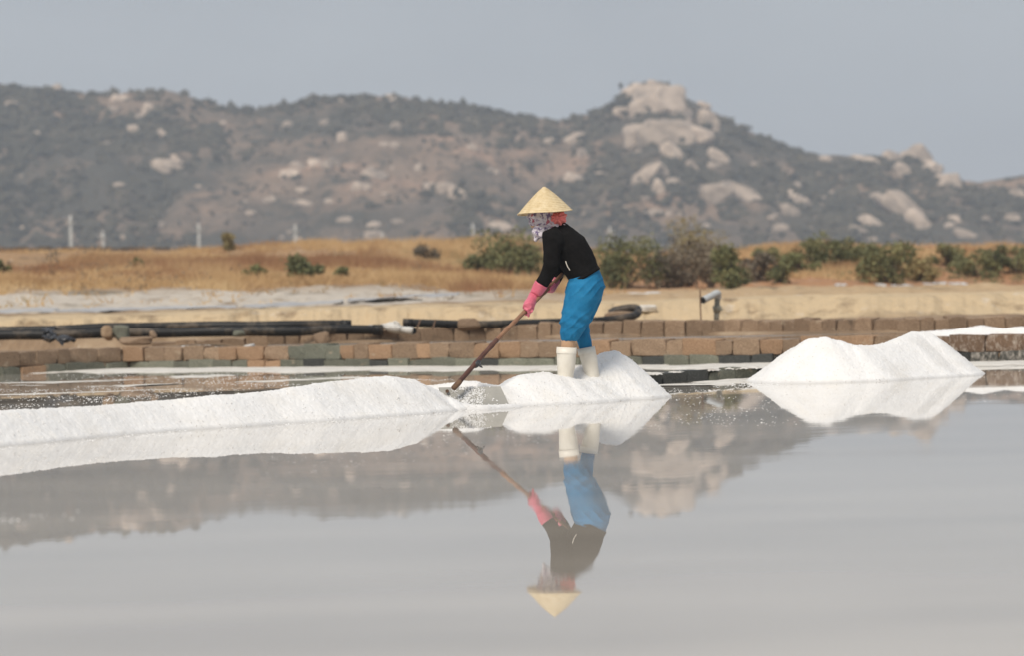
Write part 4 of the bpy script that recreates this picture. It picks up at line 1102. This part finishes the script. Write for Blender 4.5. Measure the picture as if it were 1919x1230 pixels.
def tfold(co):
    q = co[:, 2] * 26 - co[:, 0] * 20 + 1.5 * fbm(co[:, 0] * 7, co[:, 1] * 7, co[:, 2] * 7, 2, 15)
    m_ = np.clip(fbm(co[:, 0] * 4, co[:, 1] * 4, co[:, 2] * 4, 2, 16) + .3, 0, 1)
    zk = W(1075, 603).z; zh = W(1066, 632).z
    knee = np.exp(-((co[:, 2] - zk) / .07) ** 2); hem = np.exp(-((co[:, 2] - zh) / .035) ** 2)
    ang = np.arctan2(co[:, 1] - np.where(co[:, 1] < PD, PD - .095, PD + .095), co[:, 0] - W(1068, 625).x)
    q2 = co[:, 2] * 70 + co[:, 0] * 25 + 2 * fbm(co[:, 0] * 9, co[:, 1] * 9, co[:, 2] * 9, 2, 18)
    zc = W(1066, 540).z
    hip = np.exp(-((co[:, 2] - zc) / .06) ** 2)
    rd = (1 - np.abs(np.sin(co[:, 2] * 38 - co[:, 0] * 34 + 1.6 * fbm(co[:, 0] * 6, co[:, 1] * 6, co[:, 2] * 6, 2, 19)))) ** 3
    return .011 * rd * (knee * .9 + hip * .8 + .15) + 0.006 * np.sin(q) * m_ + 0.007 * fbm(co[:, 0] * 9, co[:, 1] * 9, co[:, 2] * 7, 3, 17) + .006 * np.sin(q2) * knee + .003 * np.sin(ang * 11) * hem
part('trousers', [
    loft([(1094, 511, 30, .145), (1097, 521, 32.5, .155), (1097.5, 533, 35, .17), (1095, 548, 34.5, .165), (1090, 558, 26, .13)]),
    loft([(1094, 535, 30, .10, -.075), (1091, 556, 31.5, .105, -.085), (1083, 580, 29, .098, -.09), (1076, 600, 26, .092, -.095), (1071, 618, 22, .085, -.095), (1067.5, 630, 18.5, .074, -.095), (1066, 638, 15.5, .061, -.095), (1066, 640.5, 14, .056, -.095)]),
    loft([(1098, 535, 30, .10, .08), (1098, 558, 30, .10, .085), (1092, 585, 23, .088, .09), (1088, 607, 17.5, .075, .095), (1091, 626, 13.5, .06, .095), (1096, 644, 13, .052, .095), (1099, 658, 11.5, .05, .095)])],
    'denim', 0.009, 4, tfold)
for nm, rr in (('boot', [(1062, 652, 18.6, .068, -.095), (1061.5, 662, 18.4, .068, -.095), (1061, 680, 17.5, .064, -.095), (1060, 700, 15.5, .058, -.095), (1059, 712, 15, .055, -.095)]),
               ('boot', [(1098, 652.5, 16.2, .064, .095), (1100.5, 662, 16.2, .064, .095), (1105, 680, 15.5, .06, .095), (1109, 700, 14, .056, .095), (1110.5, 714, 14, .055, .095)])):
    y = rr[0][4]
    a, b = rr[-1][0], rr[-1][1]
    me = part(nm, [loft(rr[1:], 32), loft([(a + 11, b + 7, 11, .045, y), (a + 2, b + 5, 14, .05, y), (a - 18, b + 8, 13, .05, y), (a - 36, b + 10, 11, .048, y), (a - 44, b + 11, 7, .036, y)])], 'boot', 0.007, 2, wr(25, .003, 12))
    # open shaft: a wall with an outer and an inner face and a rolled rim
    sl = (rr[-1][0] - rr[0][0]) / (rr[-1][1] - rr[0][1])
    C0 = Vector((rr[0][0], rr[0][1])); V, F = [], []
    for dy_, da, db in ((12, .4, .002), (0, .3, .001), (.4, -1.2, -.005), (9, -1.6, -.006)):
        for k in range(32):
            th = 2 * math.pi * k / 32
            ca = math.cos(th) * (rr[0][2] + da)
            V.append(W(C0.x + sl * dy_ + ca, C0.y + dy_ - ca * sl * .9, y + math.sin(th) * (rr[0][3] + db)))
    o1 = (V, [(i * 32 + k, i * 32 + (k + 1) % 32, (i + 1) * 32 + (k + 1) % 32, (i + 1) * 32 + k) for i in range(3) for k in range(32)])
    obj('boot_rim', *o1, M['boot'], me, True)

# gloves: cuff, palm, four bent fingers and a thumb closed on the handle
HA, HB = D(858, 720, 20.66), W(1052, 512.5, .10)      # handle's foot and top
hd = (HB - HA).normalized()
def on_handle(px):                                      # point of the handle at a given column
    best = min(range(0, 1001), key=lambda i: abs(960 + 0 + (lambda p: ((p - CAM).dot(cR) / (p - CAM).dot(cF)) * FPX - .5)(HA.lerp(HB, i / 1000)) - px))
    return HA.lerp(HB, best / 1000)
g1 = on_handle(989); g2 = on_handle(1030)
side = hd.cross(Vector((0, 1, 0))).normalized()         # across the handle in the picture plane (points up-left or down-right)
if side.z < 0: side = -side
tow = side.cross(hd).normalized()
if tow.y > 0: tow = -tow                                # towards the camera
def hand(name, grip, wrist, elbow, cuff_r, sgn):
    sh = []
    w = Vector(wrist); e = Vector(elbow)
    sh.append(tube([e, e.lerp(w, .35), e.lerp(w, .7), w, w.lerp(grip + side * .01 + tow * .02 * sgn, .55)], [cuff_r, cuff_r * .92, cuff_r * .82, cuff_r * .76, .040], 16))
    pc = grip + tow * (.026 * sgn) + side * .012
    sh.append(tube([w.lerp(pc, .45), w.lerp(pc, .8), pc, pc - side * .022], [.039, .044, .043, .027], 14))
    for k in range(4):                                  # fingers wrapped round the shaft, spread along it
        c = grip + hd * (.030 - .0205 * k)
        ln = [0.92, 1.04, 1.0, .84][k]
        r = .0205 * ln + .004
        pts = [c + (tow * sgn * math.cos(a) + side * math.sin(a)) * (r + .008) for a in (R(55), R(0), R(-55), R(-115), R(-165))]
        sh.append(tube(pts, [.0115, .0115, .0105, .0098, .0085], 10))
    c = grip + hd * .012
    sh.append(tube([pc + hd * .022, c + hd * .03 + side * .026 + tow * .012 * sgn, c + hd * .005 + side * .030 - tow * .004 * sgn, c - hd * .024 + side * .026 - tow * .012 * sgn], [.015, .0135, .0125, .010], 10))
    return part(name, sh, 'glove', 0.0042, 2, wr(35, .0035, 30))
near_cuff = W(1015, 531.5, -.137); near_wrist = W(999.5, 557, -.115)
hand('glove', g1, near_wrist, near_cuff, .055, 1)
far_cuff = W(1040, 524, .11); far_wrist = W(1033, 541, .07)
hand('glove', g2, far_wrist, far_cuff, .046, -1)
# index finger of the near glove stretched down along the shaft
ix = link('finger', shift(remeshed(*tube([g1 + tow * .03 - side * .004, g1 + tow * .034 - side * .028 - hd * .012, W(991, 588, -.13), W(990.5, 594.5, -.13)], [.013, .0125, .011, .008], 12), .004, 2), person), M['glove'], person)

# scarf wound round face and neck, with a hanging end
def sfold(co):
    return 0.006 * np.sin(co[:, 2] * 95 + co[:, 0] * 30 + 2 * fbm(co[:, 0] * 12, co[:, 1] * 12, co[:, 2] * 12, 2, 44)) + .004 * fbm(co[:, 0] * 20, co[:, 1] * 20, co[:, 2] * 20, 2, 45)
part('scarf', [ball(W(1017, 400), (27 * SC, .087, 25 * SC)), ball(W(1003, 414), (12.5 * SC, .05, 11 * SC)), ball(W(994, 405), (6 * SC, .022, 7 * SC), 10),
               loft([(1014, 414, 18, .07), (1024, 424, 20, .078), (1032, 432, 22, .09), (1040, 437, 20, .095)]),
               loft([(1008, 424, 12, .06, -.03), (1010, 433, 13, .055, -.05), (1008, 442, 9.5, .04, -.06), (1002, 451, 3, .015, -.065)]),
               loft([(1014, 428, 10, .05, -.05), (1017, 436, 9, .04, -.07), (1013, 443, 5, .03, -.075)]),
               ball(W(1056, 424, -.02), (7 * SC, .04, 4 * SC), 10)], 'print', 0.006, 2, sfold)
def bun(co):
    q = np.arctan2(co[:, 2] - np.mean(co[:, 2]), co[:, 0] - np.mean(co[:, 0]))
    return 0.006 * np.sin(q * 9 + 2 * fbm(co[:, 0] * 15, co[:, 1] * 15, co[:, 2] * 15, 2, 54)) + .008 * fbm(co[:, 0] * 22, co[:, 1] * 22, co[:, 2] * 22, 2, 55)
part('hair_cloth', [ball(W(1045, 409, -.02), (15.5 * SC, .075, 14 * SC)), ball(W(1054, 406, -.03), (8 * SC, .05, 10 * SC), 12), ball(W(1038, 400), (10 * SC, .06, 10 * SC), 12), ball(W(1047, 418, -.03), (8 * SC, .04, 6 * SC), 12)], 'coral', 0.005, 2, bun)
# conical hat, lathe with a step at every hoop
tipp = W(1019.5, 349.5); bl, br = W(970, 402.5), W(1072, 393.5)
bc = (bl + br) / 2; axis = (tipp - bc); rad = (br - bl).length / 2
xd = (br - bl).normalized(); yd = Vector((0, 1, 0)); zd = axis - xd * axis.dot(xd); Hh = zd.length; zd.normalize(); yd = zd.cross(xd)
lean = xd * axis.dot(xd)
prof = [(0.0, 1.0), (0.045, 0.992), (0.085, 0.955)]
NH = 15
for k in range(NH):
    f0 = 0.10 + 0.90 * (k / NH); f1 = 0.10 + 0.90 * ((k + 1) / NH)
    zz = lambda f: 1 - f ** 1.20
    prof += [(f0 + .004, zz(f0) - .004), (f1 + .005, zz(f1) + .010)]
prof += [(1.012, .004), (1.005, -.012), (0.985, -.006), (0.5, .44), (0.08, .86), (0.0, .89)]
hb = MB(); n = 56; V, F = [], []
for i, (r, z) in enumerate(prof):
    for k in range(n):
        th = 2 * math.pi * k / n
        wob = 1 + 0.006 * math.sin(th * 5 + 1) + 0.004 * math.sin(th * 11)
        V.append(bc + (xd * math.cos(th) + yd * math.sin(th)) * rad * r * wob + zd * Hh * z + lean * max(z, 0) + zd * (.006 * math.sin(2 * th + .5) * r))
for i in range(len(prof) - 1):
    for k in range(n):
        F.append((i * n + k, i * n + (k + 1) % n, (i + 1) * n + (k + 1) % n, (i + 1) * n + k))
hat = obj('conical_hat', V, F, M['hat'], person, False)
obj('brim_hoop', *tube([bc + (xd * math.cos(t) + yd * math.sin(t)) * rad * 1.0 + zd * (.006 * math.sin(2 * t + .5)) for t in np.linspace(0, 2 * math.pi, 49)], .0045, 6, cap=False), M['hat'], hat, True)

# ------------------------------------------------------------------ the salt rake
rake = thing('salt_rake', 'long-handled rake with grey board blade held by the worker', 'rake', D(900, 766, 20.62))
npts = 40
pts, rads = [], []
for i in range(npts + 1):
    t = i / npts
    p = HA.lerp(HB, t) + side * (.010 * math.sin(t * math.pi * 1.3)) + tow * .003 * math.sin(t * 9)
    pts.append(p); rads.append(.0150 + .002 * (1 - t) + (.0028 if i in (7, 13, 19, 26, 33) else 0) + .0008 * math.sin(i * 2.1))
js = min(range(npts + 1), key=lambda i_: (pts[i_] - on_handle(926)).length)
obj('handle', *tube(pts[js:], rads[js:], 12), M['handle'], rake, True)
obj('lower_shaft', *tube(pts[:js + 2], [r_ * 1.06 for r_ in rads[:js + 2]], 12), M['shaft'], rake, True)
j0 = on_handle(893)
bnd = obj('binding', *tube([j0 - hd * .03, j0 - hd * .012, j0 + hd * .012, j0 + hd * .03], [.021, .026, .027, .021], 12), M['blackplastic'], rake, True)
obj('knot', *tube([j0 + tow * .02, j0 - side * .035 + tow * .02 - hd * .01, j0 - side * .05 + tow * .01 + hd * .004], [.009, .009, .004], 8), M['blackplastic'], rake)
tl, tr, brr, bll = D(822, 727, 20.78), D(938, 725, 20.85), D(956, 764, 20.62), D(834, 772, 20.52)
nx_, ny_ = 26, 10
def bl_pt(s, t): 
    p = tl.lerp(tr, s).lerp(bll.lerp(brr, s), t)
    return p + Vector((0, .02 * math.sin(t * math.pi), 0))
Vb = [bl_pt(i / (nx_ - 1), j / (ny_ - 1)) for i in range(nx_) for j in range(ny_)]
nb_ = (tr - tl).cross(bll - tl).normalized()
if nb_.y < 0: nb_ = -nb_
Vb2 = [p + nb_ * .012 for p in Vb]
Fb = gridfaces(nx_, ny_).tolist(); q = len(Vb)
rim = [(i * ny_, (i + 1) * ny_) for i in range(nx_ - 1)] + [((i + 1) * ny_ + ny_ - 1, i * ny_ + ny_ - 1) for i in range(nx_ - 1)] + [(j + 1, j) for j in range(ny_ - 1)] + [((nx_ - 1) * ny_ + j, (nx_ - 1) * ny_ + j + 1) for j in range(ny_ - 1)]
blade = obj('blade', Vb + Vb2, Fb + [tuple(x + q for x in f[::-1]) for f in Fb] + [(a, b, b + q, a + q) for a, b in rim], M['steel'], rake)
obj('bolt', *tube([D(838, 734, 20.70), D(838, 734, 20.79)], .013, 10), M['wood'], blade)
obj('socket', *tube([HA - hd * .06, HA, HA + hd * .03], [.020, .022, .020], 12), M['wood'], rake, True)
# salt sticking to the blade
n = 1500
s_ = np.clip(rng.beta(2.2, 2.6, n) * .95, 0, 1); t_ = rng.random(n)
k_ = (fbm(s_ * 9, t_ * 4, 0, 3, 77) + .35 - 1.6 * np.abs(s_ - .40)) > rng.normal(size=n) * .12
C = np.array([list(bl_pt(a, b) - nb_ * .003) for a, b in zip(s_[k_], t_[k_])])
S = rng.uniform(.002, .007, len(C))
V = OV[None] * S[:, None, None] * (1 + .3 * rng.normal(size=(len(C), 6, 1))) + C[:, None, :]
F = OF[None] + (np.arange(len(C)) * 6)[:, None, None]
st = link('stuck_salt', npmesh(V.reshape(-1, 3) - np.array(wloc(blade)), F.reshape(-1, 3), False), M['crystal'], blade)
st['kind'] = 'stuff'

# ------------------------------------------------------------------ haze over the plain
hm = bpy.data.materials.new('haze_air'); hm.use_nodes = True
hm.node_tree.nodes.clear()
ho = hm.node_tree.nodes.new('ShaderNodeOutputMaterial'); hvn = hm.node_tree.nodes.new('ShaderNodeVolumePrincipled')
hvn.inputs['Color'].default_value = (0.74, 0.86, 1.0, 1)
hvn.inputs['Density'].default_value = 0.00041
hvn.inputs['Anisotropy'].default_value = 0.0
hm.node_tree.links.new(hvn.outputs[0], ho.inputs['Volume'])
mb = MB().box((0, 690, 48.0), (2700, 705, 49.6))
hzb = mb.build('haze', hm)
tag(hzb, kind='stuff')
